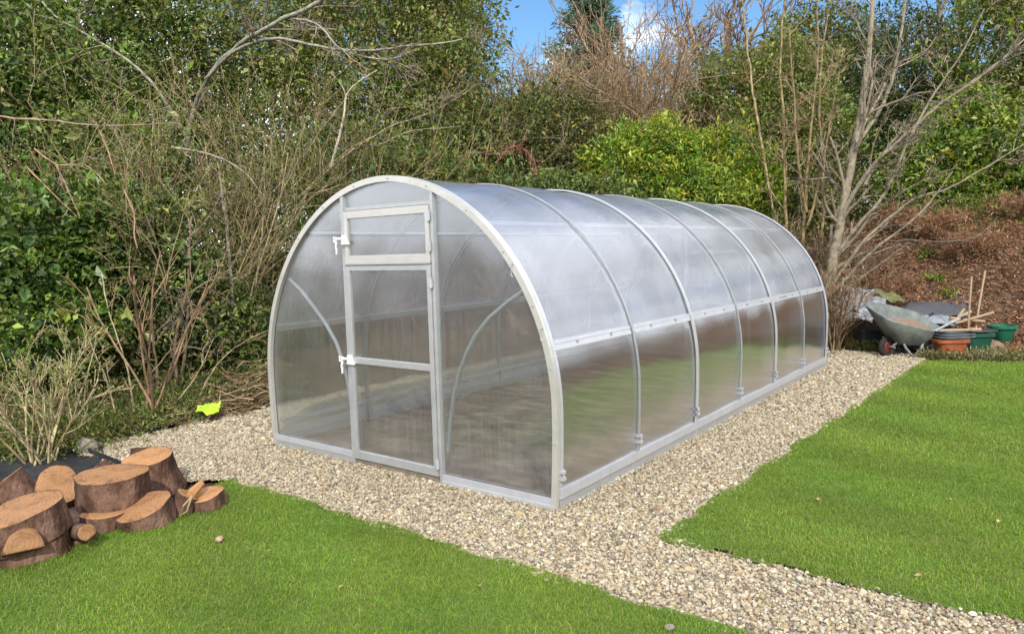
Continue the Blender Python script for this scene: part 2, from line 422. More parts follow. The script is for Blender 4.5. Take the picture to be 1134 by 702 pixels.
def along(rng, pts, r0, r1, out, P, kids, L, lvl=2, tint=None, step=9, jitter=.06):
    """a hand placed limb, smoothed, with side twigs grown along it"""
    pts = np.asarray(pts, float); t = np.linspace(0, len(pts) - 1, (len(pts) - 1) * step + 1)
    k = np.arange(len(pts)); S = []
    for x in t:                                             # Catmull-Rom
        i = min(int(x), len(pts) - 2); u = x - i
        a, b, c, d = pts[max(i - 1, 0)], pts[i], pts[i + 1], pts[min(i + 2, len(pts) - 1)]
        S.append(.5 * (2 * b + (c - a) * u + (2 * a - 5 * b + 4 * c - d) * u * u + (3 * b - a - 3 * c + d) * u ** 3))
    S = np.array(S); j = np.cumsum(rng.normal(0, 1, S.shape), 0); k2 = np.linspace(0, 1, len(S))[:, None]; j = j - j[:1] * (1 - k2) - j[-1:] * k2
    S = S + j * jitter * (np.linalg.norm(S[-1] - S[0]) / len(S))
    R = np.linspace(r0, r1, len(S))
    c = np.array(tint if tint is not None else P['tint'][0])
    out.append((S, R, c))
    T = nrm(np.gradient(S, axis=0))
    for q in range(kids):
        f = rng.uniform(.2, 1.); i = min(int(f * (len(S) - 1)), len(S) - 1)
        ax = nrm(np.cross(T[i], rng.normal(0, 1, 3))); a = rng.uniform(*P['ang'])
        grow(rng, S[i], T[i] * math.cos(a) + ax * math.sin(a), L * rng.uniform(.5, 1.2), max(R[i] * .45, P.get('rmin', .002)), lvl, out, P)


def leaf_geo(C, D, Nn, L, W):
    D = nrm(D); S = nrm(np.cross(D, Nn)); U = np.cross(S, D); L = L[:, None]; W = W[:, None]
    v = np.stack([C, C + D * L * .45 + S * W * .5 + U * L * .1, C + D * L - U * L * .12, C + D * L * .45 - S * W * .5 + U * L * .1], 1)
    n = len(C); i = np.arange(n)[:, None] * 4
    f = np.concatenate([i + np.array([[0, 1, 2]]), i + np.array([[0, 2, 3]])])
    return v.reshape(-1, 3), f


def foliage(rng, lobes, clumps, per, size, pal, aspect=.5, spread=.16, cull=.75, droop=.0, shell=.55, lump=.22, jit=.34):
    """leaves gathered in clumps through the outer part of each lobe"""
    lobes = np.asarray(lobes, float); w = lobes[:, 3] * lobes[:, 5]; w = w / w.sum()
    li = rng.choice(len(lobes), clumps, p=w); dr = nrm(rng.normal(0, 1, (clumps, 3)))
    toc = nrm((CAM - lobes[li, :3]) * np.array([1, 1, .3]))
    keep = ((dr * toc).sum(1) > -.3) | (rng.random(clumps) > cull)
    li, dr = li[keep], dr[keep]; m = len(li)
    fr = 1 - (1 - shell) * rng.random(m) ** 1.6
    bump = 1 + lump * (np.sin(dr[:, 0] * 7 + li) * np.cos(dr[:, 2] * 6 + li * 2.) + rng.normal(0, .35, m))
    cc = lobes[li, :3] + dr * lobes[li, 3:6] * (fr * bump)[:, None]
    ct = mixpal(pal, m, rng, jit)
    k = np.repeat(np.arange(m), per); n = len(k)
    C = cc[k] + rng.normal(0, spread * .62, (n, 3)) * np.array([1, 1, .7])
    D = dr[k] * .5 + rng.normal(0, .75, (n, 3)) + np.array([0, 0, -droop])
    Nn = dr[k] * .35 + np.array([0, 0, .75]) + rng.normal(0, .55, (n, 3))
    L = size * np.exp(rng.normal(0, .38, n)); W = L * aspect * rng.uniform(.8, 1.2, n)
    ok = C[:, 2] > height(C[:, 0], C[:, 1]) + .01
    C, D, Nn, L, W, k = C[ok], D[ok], Nn[ok], L[ok], W[ok], k[ok]
    V, Fc = leaf_geo(C, D, Nn, L, W)
    T = ct[k] * np.exp(rng.normal(0, .16, (len(k), 1)))
    return V, Fc, np.repeat(np.clip(T, .003, .36), 4, 0)


def lob(u, v, d, ru, rv, dd=1.0):
    """a lobe of a crown: bearing, distance and half extents (in hundredths as surveyed)"""
    p = at(u, v, d); k = d / F
    return (*p, ru * k, ru * k * dd, rv * k)


def gbase(u, d):
    p = at(u, 279, d); return np.array([p[0], p[1], float(height(p[0], p[1]))])


# palettes (linear base colours)
IVY = [(.065, .115, .02), (.095, .15, .022), (.04, .075, .015), (.14, .19, .035)]
DARK = [(.04, .06, .016), (.055, .08, .02), (.07, .10, .028)]
OLIVE = [(.17, .175, .045), (.12, .13, .033), (.23, .21, .075), (.085, .095, .024)]
MIDG = [(.095, .14, .025), (.07, .11, .022), (.13, .175, .035), (.18, .20, .055)]
YELG = [(.20, .275, .02), (.13, .22, .02), (.29, .33, .035), (.075, .14, .018)]
CONI = [(.10, .15, .11), (.12, .18, .115), (.15, .20, .115)]
TWIG_TAN = [np.array(c) for c in ((.25, .19, .10), (.20, .15, .08), (.30, .235, .135))]
TWIG_BRN = [np.array(c) for c in ((.22, .15, .095), (.29, .20, .13), (.16, .11, .07))]
TWIG_OLV = [np.array(c) for c in ((.26, .20, .12), (.34, .27, .165), (.19, .145, .085))]
TWIG_GRY = [np.array(c) for c in ((.20, .165, .125), (.25, .21, .16), (.15, .12, .09))]
TWIG_RED = [np.array(c) for c in ((.19, .125, .105), (.155, .105, .095), (.23, .155, .12))]
TWIG_DRK = [np.array(c) for c in ((.07, .05, .035), (.10, .07, .05))]


# ------------------------------------------------------------------ setting: ground, bank, gravel, lawn
def ground_sheet():
    xs = np.concatenate([np.linspace(-420, -24, 14)[:-1], np.linspace(-24, 24, 193), np.linspace(24, 420, 14)[1:]])
    ys = np.concatenate([np.linspace(-420, -14, 14)[:-1], np.linspace(-14, 44, 233), np.linspace(44, 420, 14)[1:]])
    X, Y = np.meshgrid(xs, ys); Z = height(X, np.minimum(Y, 60))
    nx, ny = len(xs), len(ys); i = np.arange(nx * ny).reshape(ny, nx)
    Fq = np.stack([i[:-1, :-1], i[:-1, 1:], i[1:, 1:], i[1:, :-1]], -1).reshape(-1, 4)
    o = np_mesh('ground', np.stack([X, Y, Z], -1).reshape(-1, 3), Fq, M['earth'], smooth=True)
    tag(o, kind='structure')


ground_sheet()

HW = 1.401


def gravel_area(x, y):
    e = .05 * wob(x * 2, y * 2, 1.6)
    front = (y > -.80 + e - .25 * smooth(-.75, -1.3, x)) & (y < 7.55 + e) & (x > -2.78 + e) & (x < 2.13 + .037 * np.maximum(y, 0) + e)
    path = (y > -.80 + e) & (y < -.06 + e) & (x >= 2.0)
    inside = (np.abs(x) < HW - .015) & (y > .03) & (y < 5.97)
    return (front | path) & ~inside


def lawn_near(x, y):
    e = .035 * wob(x * 2, y * 2, 1.9, 1.)
    left = np.interp(y, [-6, -2.3, -1.25, -.9, -.7], [-.35, -.62, -.55, -.82, -.85])
    return (y < -.775 + e) & (x > left + e) & (y > -13) & (x < 9)


def lawn_far(x, y):
    e = .035 * wob(x * 2, y * 2, 1.9, 2.)
    return (x > 2.10 + .037 * np.maximum(y, 0) + e) & (y > -.085 + e) & (y < 7.0 + .28 * (np.minimum(x, 6) - 2.3) + e) & (x < 8.4)


def sheet(name, test, x0, x1, y0, y1, z, mat, step=.05):
    xs = np.arange(x0, x1 + 1e-6, step); ys = np.arange(y0, y1 + 1e-6, step)
    X, Y = np.meshgrid(xs, ys); nx = len(xs)
    i = np.arange(X.size).reshape(X.shape)
    q = np.stack([i[:-1, :-1], i[:-1, 1:], i[1:, 1:], i[1:, :-1]], -1).reshape(-1, 4)
    cx, cy = X[:-1, :-1] + step / 2, Y[:-1, :-1] + step / 2
    q = q[test(cx, cy).ravel()]
    used = np.unique(q); mp = np.zeros(X.size, int); mp[used] = np.arange(len(used))
    V = np.stack([X.ravel()[used], Y.ravel()[used], np.full(len(used), z)], 1)
    return tag(np_mesh(name, V, mp[q], mat), kind='structure')


sheet('gravel_path', gravel_area, -3.2, 9.0, -1.3, 7.8, .004, M['gravel_bed'])
sheet('lawn', lawn_near, -1.2, 9.0, -13, -.6, .016, M['turf'])
sheet('lawn', lawn_far, 1.9, 8.5, -.3, 8.6, .016, M['turf'])
sb = MB(); sb.poly([(-HW + .02, .02, .012), (HW - .02, .02, .012), (HW - .02, 5.98, .012), (-HW + .02, 5.98, .012)])
tag(sb.build('soil_floor', M['soil']), kind='structure')


def pebbles():
    rng = np.random.default_rng(3)
    ph = (1 + 5 ** .5) / 2
    ico = nrm(np.array([(-1, ph, 0), (1, ph, 0), (-1, -ph, 0), (1, -ph, 0), (0, -1, ph), (0, 1, ph), (0, -1, -ph), (0, 1, -ph), (ph, 0, -1), (ph, 0, 1), (-ph, 0, -1), (-ph, 0, 1)], float))
    fc = np.array([(0, 11, 5), (0, 5, 1), (0, 1, 7), (0, 7, 10), (0, 10, 11), (1, 5, 9), (5, 11, 4), (11, 10, 2), (10, 7, 6), (7, 1, 8), (3, 9, 4), (3, 4, 2), (3, 2, 6), (3, 6, 8), (3, 8, 9), (4, 9, 5), (2, 4, 11), (6, 2, 10), (8, 6, 7), (9, 8, 1)])
    pts = []
    for x0, x1, y0, y1, dens, s in ((-2.9, 6.2, -1.25, .05, 9000, .0073), (1.3, 2.5, 0, 3.2, 7800, .0078), (1.3, 2.7, 3.2, 7.7, 3800, .0105), (-2.9, -1.3, 0, 3., 3300, .0112), (-2.9, 1.3, 5.9, 7.7, 600, .013)):
        n = int((x1 - x0) * (y1 - y0) * dens)
        p = np.stack([rng.uniform(x0, x1, n), rng.uniform(y0, y1, n), rng.normal(0, 1, n) * 0 + s * .93 * np.exp(rng.normal(0, .31, n))], 1)
        p = p[gravel_area(p[:, 0], p[:, 1])]
        d = (p[:, :2] - CAM[:2]) @ nrm(_f0[:2]); sd = (p[:, :2] - CAM[:2]) @ _right[:2]
        pts.append(p[(d > 1.9) & (np.abs(sd) < d * .8 + .5)])
    # a few strays kicked on to the grass edge
    p = np.concatenate(pts); n = len(p)
    q = nrm(rng.normal(0, 1, (n, 4))); w, x, y, z = q.T
    Rm = np.stack([1 - 2 * (y * y + z * z), 2 * (x * y - z * w), 2 * (x * z + y * w), 2 * (x * y + z * w), 1 - 2 * (x * x + z * z), 2 * (y * z - x * w), 2 * (x * z - y * w), 2 * (y * z + x * w), 1 - 2 * (x * x + y * y)], 1).reshape(n, 3, 3)
    sh = ico[None] * (1 + rng.normal(0, .16, (n, 12, 1))) * rng.uniform(.7, 1.25, (n, 1, 3))
    V = np.einsum('nij,nkj->nki', Rm, sh) * p[:, 2][:, None, None]
    V[:, :, 2] *= .8
    V[:, :, :2] += p[:, None, :2]
    V[:, :, 2] += (p[:, 2] * .45 + rng.uniform(0, .010, n))[:, None]
    Fc = (fc[None] + 12 * np.arange(n)[:, None, None]).reshape(-1, 3)
    pal = [(.56, .47, .34), (.66, .59, .48), (.74, .70, .62), (.50, .39, .25), (.46, .40, .31), (.38, .35, .31), (.25, .22, .18), (.62, .56, .47), (.60, .53, .42)]
    T = np.clip(mixpal(pal, n, rng, .13) * np.array([[.58, .555, .485]]), .03, .82)
    o = np_mesh('gravel_stones', V.reshape(-1, 3), Fc, M['stone'], smooth=False, tint=np.repeat(T, 12, 0))
    tag(o, 'pale cream and tan pebbles spread round the greenhouse', 'gravel', kind='stuff')


pebbles()


def grass():
    rng = np.random.default_rng(5)
    for k, (test, zones, lab) in enumerate((
            (lawn_near, ((-1.1, 4.0, -4.2, -.6, 34000),), 'short green grass of the front lawn before the gravel'),
            (lawn_far, ((2.0, 6.4, -.3, 2.4, 28000), (2.0, 7.2, 2.4, 5.2, 13000), (2.1, 8.4, 5.2, 8.6, 8000)), 'short green grass of the lawn right of the gravel path'))):
        P = []
        for x0, x1, y0, y1, dn in zones:
            n = int((x1 - x0) * (y1 - y0) * dn); p = np.stack([rng.uniform(x0, x1, n), rng.uniform(y0, y1, n)], 1)
            p = p[test(p[:, 0], p[:, 1])]
            d = (p - CAM[:2]) @ _f0[:2]; s = (p - CAM[:2]) @ _right[:2]
            p = p[(d > 1.9) & (np.abs(s) < d * .8 + 1.2)]
            # thin, patchy growth
            g = wob(p[:, 0] * 3, p[:, 1] * 3, 1.3, 4.)
            p = p[rng.random(len(p)) < .82 + .18 * g]
            P.append(np.concatenate([p, np.full((len(p), 1), math.sqrt(28000 / dn))], 1))
        p = np.concatenate(P); n = len(p); wk = p[:, 2]
        g = wob(p[:, 0] * 2.2, p[:, 1] * 2.2, 1., 7.) * .5 + wob(p[:, 0] * 6, p[:, 1] * 6, 1., 3.) * .5
        h = (.0225 + .006 * g) * np.exp(rng.normal(0, .3, n)) * wk ** .3
        a = rng.uniform(0, 2 * np.pi, n); lean = np.abs(rng.normal(0, .45, n)) + .1
        D = np.stack([np.cos(a) * lean + .15, np.sin(a) * lean, np.ones(n)], 1); D = nrm(D)
        b = a + np.pi / 2 + rng.normal(0, .6, n); S = np.stack([np.cos(b), np.sin(b), np.zeros(n)], 1) * (.0013 * wk * rng.uniform(.7, 1.4, n))[:, None]
        B = np.stack([p[:, 0], p[:, 1], np.full(n, .012)], 1); hh = h[:, None]
        mid = B + D * hh * .6; tip = B + nrm(D + np.stack([np.cos(a), np.sin(a), np.zeros(n)], 1) * .5) * hh
        V = np.stack([B - S, B + S, mid + S * .8, tip, mid - S * .8], 1).reshape(-1, 3)
        i = np.arange(n)[:, None] * 5
        pal = [(.14, .265, .028), (.17, .295, .036), (.10, .215, .024), (.23, .32, .06), (.155, .28, .032)]
        T = mixpal(pal, n, rng, .14)
        dry = (rng.random(n) < .045 + .05 * np.clip(g, 0, 1)); T[dry] = mixpal([(.33, .29, .12), (.24, .24, .08)], dry.sum(), rng)
        yl = np.clip(.5 + .6 * wob(p[:, 0] * 1.4, p[:, 1] * 1.4, 1., 9.), 0, 1)[:, None]
        dk = np.clip(.5 + .8 * wob(p[:, 0] * .9, p[:, 1] * 2.6, 1.1, 5.), 0, 1)[:, None]
        T = T * (1 + yl * np.array([[.38, .13, .25]])) * (1 - .22 * dk)
        o = np_mesh('grass', V, [i + np.array([[0, 1, 2, 4]]), i + np.array([[4, 2, 3]])], M['grass'], tint=np.repeat(T, 5, 0))
        tag(o, lab, 'grass', kind='stuff')


grass()


# ------------------------------------------------------------------ greenhouse
GA, GB, GZ, GI, GE = 1.426, 1.4675, .615, .025, 1.941
LEN = 6.0


def arch(n=72, k=7):
    t = np.linspace(0, np.pi, n); c, s = np.cos(t), np.sin(t)
    x = GA * np.sign(c) * np.abs(c) ** (2 / GE); z = GZ + GB * np.abs(s) ** (2 / GE)
    zl = np.linspace(0, GZ, k)[:-1]; xl = GA - GI * ((GZ - zl) / GZ) ** 2
    P = np.stack([np.concatenate([xl, x, -xl[::-1]]), np.concatenate([zl, z, zl[::-1]])], 1)
    T = nrm(np.gradient(P, axis=0)); Nn = np.stack([T[:, 1], -T[:, 0]], 1)
    return P, Nn


AP, AN = arch()


def band(r0, r1, y0, y1, i0=0, i1=None):
    P, Nn = AP[i0:i1], AN[i0:i1]; k = len(P); V = []
    for r, y in ((r0, y0), (r1, y0), (r1, y1), (r0, y1)):
        q = P + Nn * r; V.append(np.stack([q[:, 0], np.full(k, y), q[:, 1]], 1))
    V = np.stack(V, 1).reshape(-1, 3); f = []
    i = np.arange(k - 1)
    for j in range(4):
        j2 = (j + 1) % 4; f.append(np.stack([i * 4 + j, (i + 1) * 4 + j, (i + 1) * 4 + j2, i * 4 + j2], 1))
    f.append(np.array([[0, 1, 2, 3], [(k - 1) * 4 + 3, (k - 1) * 4 + 2, (k - 1) * 4 + 1, (k - 1) * 4]]))
    return V, np.concatenate(f)


def greenhouse():
    g = thing('greenhouse', 'arched polycarbonate greenhouse with galvanised frame standing on gravel', 'greenhouse', (0, 0, 0))
    # roof sheets
    for k in range(3):
        ys = np.linspace(k * 2.0 + .004, k * 2.0 + 1.996, 33); V = []
        for y in ys:
            sag = .006 * np.sin(np.pi * (y % 1.0)) ** 2 + .002 * np.sin(9 * y)
            w = .003 * np.sin(AP[:, 1] * 5 + y * 3 + k)
            q = AP + AN * (sag + w)[:, None]
            V.append(np.stack([q[:, 0], np.full(len(q), y), q[:, 1]], 1))
        n = len(AP); V = np.concatenate(V).reshape(len(ys), n, 3); iR = int(np.argmin(np.abs(AP[:, 1] - .97) + 9 * (AP[:, 0] < 0))); iL = n - 1 - iR
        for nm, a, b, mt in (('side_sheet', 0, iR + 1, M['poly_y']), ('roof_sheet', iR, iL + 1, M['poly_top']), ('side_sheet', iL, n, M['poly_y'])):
            W = V[:, a:b].reshape(-1, 3); kk = b - a; i = np.arange(len(ys) * kk).reshape(len(ys), kk)
            Fq = np.stack([i[:-1, :-1], i[:-1, 1:], i[1:, 1:], i[1:, :-1]], -1).reshape(-1, 4)[:, ::-1]
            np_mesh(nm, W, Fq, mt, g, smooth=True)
    # front channel and back channel, ribs
    V, Fq = band(-.029, .012, -.030, -.002); np_mesh('front_arch', V, Fq, M['galv_sunlit'], g, smooth=False)
    V, Fq = band(.004, .013, 0., .030); np_mesh('arch_flange', V, Fq, M['alu'], g)
    V, Fq = band(-.034, .014, LEN + .002, LEN + .03); np_mesh('back_arch', V, Fq, M['galv'], g)
    for k in (1, 2, 3, 4, 5, 6):
        y = k - (.02 if k == 6 else 0)
        if k % 2 == 0:
            V, Fq = band(.008, .02, y - .016, y + .016); np_mesh('seam_strap', V, Fq, M['alu'], g)
        else:
            V, Fq = band(.008, .0165, y - .0085, y + .0085); np_mesh('rib', V, Fq, M['rib'], g)
        V, Fq = band(-.032, -.008, y - .010, y + .010); np_mesh('inner_rib', V, Fq, M['galv'], g)
    # clamps with bolts low on each rib
    for k in range(7):
        for s in (1, -1):
            y = k + (.012 if k == 0 else 0); m = MB()
            x0, x1 = sorted((s * 1.412, s * 1.452))
            m.box(x0, x1, y - .016, y + .016, .185, .205); m.box(x0, x1, y - .016, y + .016, .228, .246)
            m.tube([(s * 1.445, y, .19), (s * 1.445, y, .255)], .006, 6)
            m.build('clamp', M['alu'], g)
    for i in range(4, len(AP) - 4, 6):
        p, q = AP[i] - AN[i] * .009, AN[i]; m = MB(); m.tube([(p[0], -.036, p[1]), (p[0], -.0302, p[1])], .0055, 8); m.build('screw', M['rib'], g)
    # purlins
    def purlin(x, z, w, nm, inner=False):
        m = MB(); i = np.argmin(np.hypot(AP[:, 0] - x, AP[:, 1] - z)); P, q = AP[i], AN[i]; t = np.array([-q[1], q[0]])
        lo, hi = (-.034, -.010) if inner else (-.030, -.008)
        for a0, a1, h in ((-w / 2, -w * .1, hi), (w * .1, w / 2, hi), (-w * .1, w * .1, hi - .012)):
            pts = [P + t * a0 + q * lo, P + t * a1 + q * lo, P + t * a1 + q * h, P + t * a0 + q * h]
            m.hexa([(p[0], .02, p[1]) for p in pts] + [(p[0], LEN - .03, p[1]) for p in pts])
        m.build(nm, M['alu'], g)
    purlin(1.39, .97, .075, 'purlin'); purlin(-1.39, .97, .05, 'purlin'); purlin(.9, 1.73, .035, 'purlin'); purlin(-.9, 1.73, .035, 'purlin')
    # outer joint rail visible on the right flank, with little dark bolts
    i = np.argmin(np.abs(AP[:80, 1] - .97) + (AP[:80, 0] < 0) * 9); P, q = AP[i], AN[i]; t = np.array([-q[1], q[0]])
    m = MB()
    for a0, a1, h in ((-.028, -.010, .013), (-.010, .010, .009), (.010, .028, .013)):
        for k in range(6):
            pts = [P + t * a0 + q * .006, P + t * a1 + q * .006, P + t * a1 + q * h, P + t * a0 + q * h]
            m.hexa([(p[0], k + .024, p[1]) for p in pts] + [(p[0], k + .976, p[1]) for p in pts])
    m.build('joint_rail', M['alu'], g)
    for k in range(6):
        for f in (.28, .7):
            m = MB(); p = P + q * .014; m.box(p[0] - .006, p[0] + .006, k + f - .006, k + f + .006, p[1] - .010, p[1] + .010)
            m.build('rail_bolt', M['rib'], g)
    # base rails
    for s in (1, -1):
        m = MB(); x0, x1 = sorted((s * 1.400, s * 1.422)); m.box(x0, x1, 0., LEN, -.01, .068)
        x0, x1 = sorted((s * 1.404, s * 1.436)); m.box(x0, x1, .012, LEN - .012, -.008, .012)
        m.build('base_board', M['galv'], g)
        m = MB(); x0, x1 = sorted((s * 1.404, s * 1.432)); m.box(x0, x1, .002, LEN - .002, .070, .128); m.build('base_rail', M['alu'], g)
        m = MB(); x0, x1 = sorted((s * 1.36, s * 1.385)); m.box(x0, x1, .03, LEN - .04, .19, .215)
        if s < 0: m.build('low_rail', M['alu'], g)
    # front base: left has a sill strip, right a single rail
    m = MB(); m.box(-1.40, -.425, -.024, -.004, .055, .098); m.build('front_rail', M['alu'], g)
    m = MB(); m.box(-1.40, -.425, -.020, -.006, -.005, .053); m.build('front_sill', M['galv'], g)
    m = MB(); m.box(-1.40, -.425, -.028, -.022, -.008, .006); m.build('sill_lip', M['alu'], g)
    m = MB(); m.box(.492, 1.40, -.026, -.004, .028, .07); m.box(.492, 1.40, -.034, -.026, -.004, .03); m.build('front_rail', M['alu'], g)
    m = MB(); m.box(-.40, .462, -.018, .012, -.01, .045); m.build('threshold_board', M['wood_sill'], g)
    # door posts up to the arch
    m = MB(); m.box(-.428, -.398, -.026, .01, -.02, 1.985); m.build('door_post', M['galv'], g)
    m = MB(); m.box(.468, .491, -.026, .01, -.02, 1.985); m.box(.456, .467, -.018, .004, 0, 1.93); m.build('door_post', M['galv'], g)
    # glazing of the front
    def pane(pts, nm='front_pane', y=.002, par=g):
        m = MB(); m.poly([(x, y, z) for x, z in pts]); return m.build(nm, M['poly_x'], par)
    R = [(p[0] - .012 * q[0], p[1] - .012 * q[1]) for p, q in zip(AP, AN)]
    right = [p for p in R if p[0] > .48]; left = [p for p in R if p[0] < -.41]; top = [p for p in R if -.40 < p[0] < .47]
    zt = lambda x: float(np.interp(x, AP[::-1, 0][6:-6], AP[::-1, 1][6:-6])) - .012
    pane([(.48, .03)] + right + [(.48, zt(.48))]); pane([(-.41, zt(-.41))] + left + [(-.41, .06)])
    pane([(.47, 1.87), (.47, zt(.47))] + top + [(-.40, zt(-.40)), (-.40, 1.87)])
    # header above the vent
    m = MB(); m.box(-.398, .456, -.014, .006, 1.876, 1.90); m.build('door_header', M['galv'], g)
    # door
    def leaf_frame(nm, x0, x1, z0, z1, w, mats, mid=None, wt=None, wb=None):
        y0, y1 = -.030, -.004; wt = wt or w; wb = wb or w; outs = []
        fr = MB(); fr.box(x0, x0 + w, y0, y1, z0, z1); fr.box(x1 - w, x1, y0, y1, z0, z1)
        fr.box(x0 + w, x1 - w, y0 + .002, y1, z1 - wt, z1); fr.box(x0 + w, x1 - w, y0 + .002, y1, z0, z0 + wb)
        if mid: fr.box(x0 + w, x1 - w, y0 + .001, y1, mid - .023, mid + .023)
        return fr
    d = leaf_frame('door', -.395, .454, .05, 1.483, .038, None, .79, .040, .062).build('door', M['galv'], g, bevel=.003)
    m = MB(); m.poly([(x, -.012, z) for x, z in ((-.36, .11), (.42, .11), (.42, 1.445), (-.36, 1.445))]); m.build('door_pane', M['poly_x'], d)
    v = leaf_frame('vent', -.395, .454, 1.495, 1.87, .036, None, None, .052, .058).build('vent_window', M['galv_sunlit'], g, bevel=.003)
    m = MB(); m.poly([(x, -.012, z) for x, z in ((-.36, 1.55), (.42, 1.55), (.42, 1.82), (-.36, 1.82))]); m.build('vent_pane', M['poly_x'], v)
    m = MB(); m.box(-.40, .46, -.040, -.0305, 1.488, 1.500); m.build('drip_bar', M['galv'], g)
    for par, z in ((d, .79), (v, 1.665)):
        m = MB(); m.hexa([(-.412, -.05, z - .030), (-.335, -.05, z - .030), (-.335, -.031, z - .030), (-.412, -.031, z - .030), (-.404, -.05, z + .038), (-.372, -.05, z + .038), (-.372, -.031, z + .038), (-.404, -.031, z + .038)])
        m.tube([(-.40, -.055, z + .01), (-.43, -.062, z + .012), (-.445, -.064, z - .005), (-.448, -.064, z - .05), (-.446, -.062, z - .10)], [.010, .011, .012, .011, .009], 8)
        m.tube([(-.43, -.06, z + .015), (-.475, -.06, z + .018)], .009, 8); m.tube([(-.472, -.06, z - .012), (-.472, -.06, z + .03)], .008, 8)
        m.build('handle', M['white_plastic'], par, smooth=True)
    for par, zs in ((d, (.14, 1.36)), (v, (1.60, 1.80))):
        for z in zs:
            m = MB(); m.box(.438, .472, -.036, -.031, z - .03, z + .03); m.tube([(.462, -.038, z - .035), (.462, -.038, z + .035)], .007, 8); m.build('hinge', M['alu'], par)
    # quarter round braces behind the front glazing
    for pts in (((-1.15, 1.385), (-1.0, 1.29), (-.856, 1.167), (-.72, 1.04), (-.606, .90), (-.53, .74), (-.484, .564), (-.448, .36)),
                ((1.21, 1.33), (1.05, 1.24), (.905, 1.141), (.79, 1.03), (.707, .912), (.63, .76), (.575, .602), (.535, .42), (.508, .22))):
        m = MB(); m.tube([(x, .022, z) for x, z in pts], .015, 8); m.build('brace', M['alu'], g, smooth=True)
    # wire hooks dangling from the front arch
    for x, z in ((1.13, 1.44), (1.335, 1.06)):
        m = MB(); m.tube([(x + .02, -.034, z + .04), (x, -.036, z + .035), (x - .002, -.036, z - .03), (x + .012, -.036, z - .04)], .003, 6); m.build('wire_hook', M['alu'], g)
    # back wall
    m = MB(); m.poly([(p[0], LEN - .005, p[1]) for p in R]); m.build('back_pane', M['poly_x'], g)
    m = MB()
    for x0, x1 in ((-.44, -.40), (.44, .48)): m.box(x0, x1, LEN - .04, LEN - .012, 0, 1.98)
    m.box(-.40, .44, LEN - .036, LEN - .012, .03, .08); m.box(-.40, .44, LEN - .036, LEN - .012, 1.45, 1.5); m.box(-.40, .44, LEN - .036, LEN - .012, .76, .8)
    m.box(-1.38, -.44, LEN - .036, LEN - .012, .02, .08); m.box(.48, 1.38, LEN - .036, LEN - .012, .02, .08)
    m.build('back_frame', M['galv'], g)
    return g


greenhouse()


# ------------------------------------------------------------------ log pile
def log(label, u, v, rad, hgt, tilt=0., toward=0., flare=0., z=0., seed=0, half=False, back=True, squash=1.0, dark=False, cat='log', spin=0., on=None, shift=(0, 0)):
    """(u, v): where its near foot stands; tilt leans the axis sideways, toward leans the cut face to the viewer"""
    rng = np.random.default_rng(seed + 100)
    base = gnd(u, v, z); hd = nrm((base - CAM) * np.array([1, 1, 0])); rt = np.array([hd[1], -hd[0], 0]); c = base + hd * rad * squash * (1 if back else 0)
    if z == 0: c[2] = -.01
    if on is not None: c = np.array([on[0], on[1], z]) + hd * shift[1] + rt * shift[0]
    t = thing('sawn_log', label, cat, tuple(c), 'sawn logs in the pile')
    S, K = 40, 7; ph = rng.uniform(0, 6.28, 6)
    A = np.array([math.sin(tilt), 0, math.cos(tilt)])
    ax = nrm(rt * math.sin(tilt) - hd * math.sin(toward) + np.array([0, 0, 1]) * math.cos(tilt) * math.cos(toward))
    e1 = nrm(rt - ax * (rt @ ax)); e2 = np.cross(ax, e1)
    ring = []
    a = np.linspace(0, 2 * np.pi, S, endpoint=False) + spin
    rr = 1 + .045 * np.sin(2 * a + ph[0]) + .035 * np.sin(3 * a + ph[1]) + .02 * np.sin(5 * a + ph[2]) + .012 * np.sin(9 * a + ph[3])
    if half: rr = np.minimum(rr, np.where(np.sin(a) < -.02, .16 / np.maximum(-np.sin(a), .02), 9.))
    for k in range(K):
        f = k / (K - 1); q = rad * rr * (1 + flare * (1 - f) ** 2 * (1 + .6 * np.sin(3 * a + ph[4]))) * (1 + .012 * np.sin(7 * f * 3 + a * 4))
        ring.append(c + (np.cos(a) * q)[:, None] * e1 + (np.sin(a) * q * squash)[:, None] * e2 + ax * hgt * f)
    V = np.concatenate(ring); i = np.arange(K * S).reshape(K, S); nx = np.roll(i, -1, 1)
    Fq = np.stack([i[:-1], nx[:-1], nx[1:], i[1:]], -1).reshape(-1, 4)
    np_mesh('bark', V, Fq, M['log_bark'], t, smooth=True)
    # the cut face: a slightly dished disc with its own centre
    top = ring[-1]; cc = top.mean(0)
    Vt = [cc - ax * .002]; rings = []
    for f in (.35, .7, .96, 1.0):
        Vt += list(cc + (top - cc) * f + ax * (0.0015 if f < 1 else -.003) + ax * rng.normal(0, .0012, (S, 1))); rings.append(f)
    Vt = np.array(Vt); tri = np.array([[0, 1 + j, 1 + (j + 1) % S] for j in range(S)]); qd = []
    for k in range(3):
        for j in range(S): qd.append((1 + k * S + j, 1 + (k + 1) * S + j, 1 + (k + 1) * S + (j + 1) % S, 1 + k * S + (j + 1) % S))
    o = np_mesh('cut_face', Vt, [tri, np.array(qd)], M['cut'], t, smooth=True)
    gr = o.data.attributes.new('grain', 'FLOAT_VECTOR', 'POINT'); pith = cc + e1 * rad * rng.uniform(-.2, .2) + e2 * rad * rng.uniform(-.2, .2)
    gr.data.foreach_set('vector', np.stack([(Vt - pith) @ e1, (Vt - pith) @ e2, np.full(len(Vt), seed * .0)], 1).astype(np.float32).ravel())
    return t, ax, cc


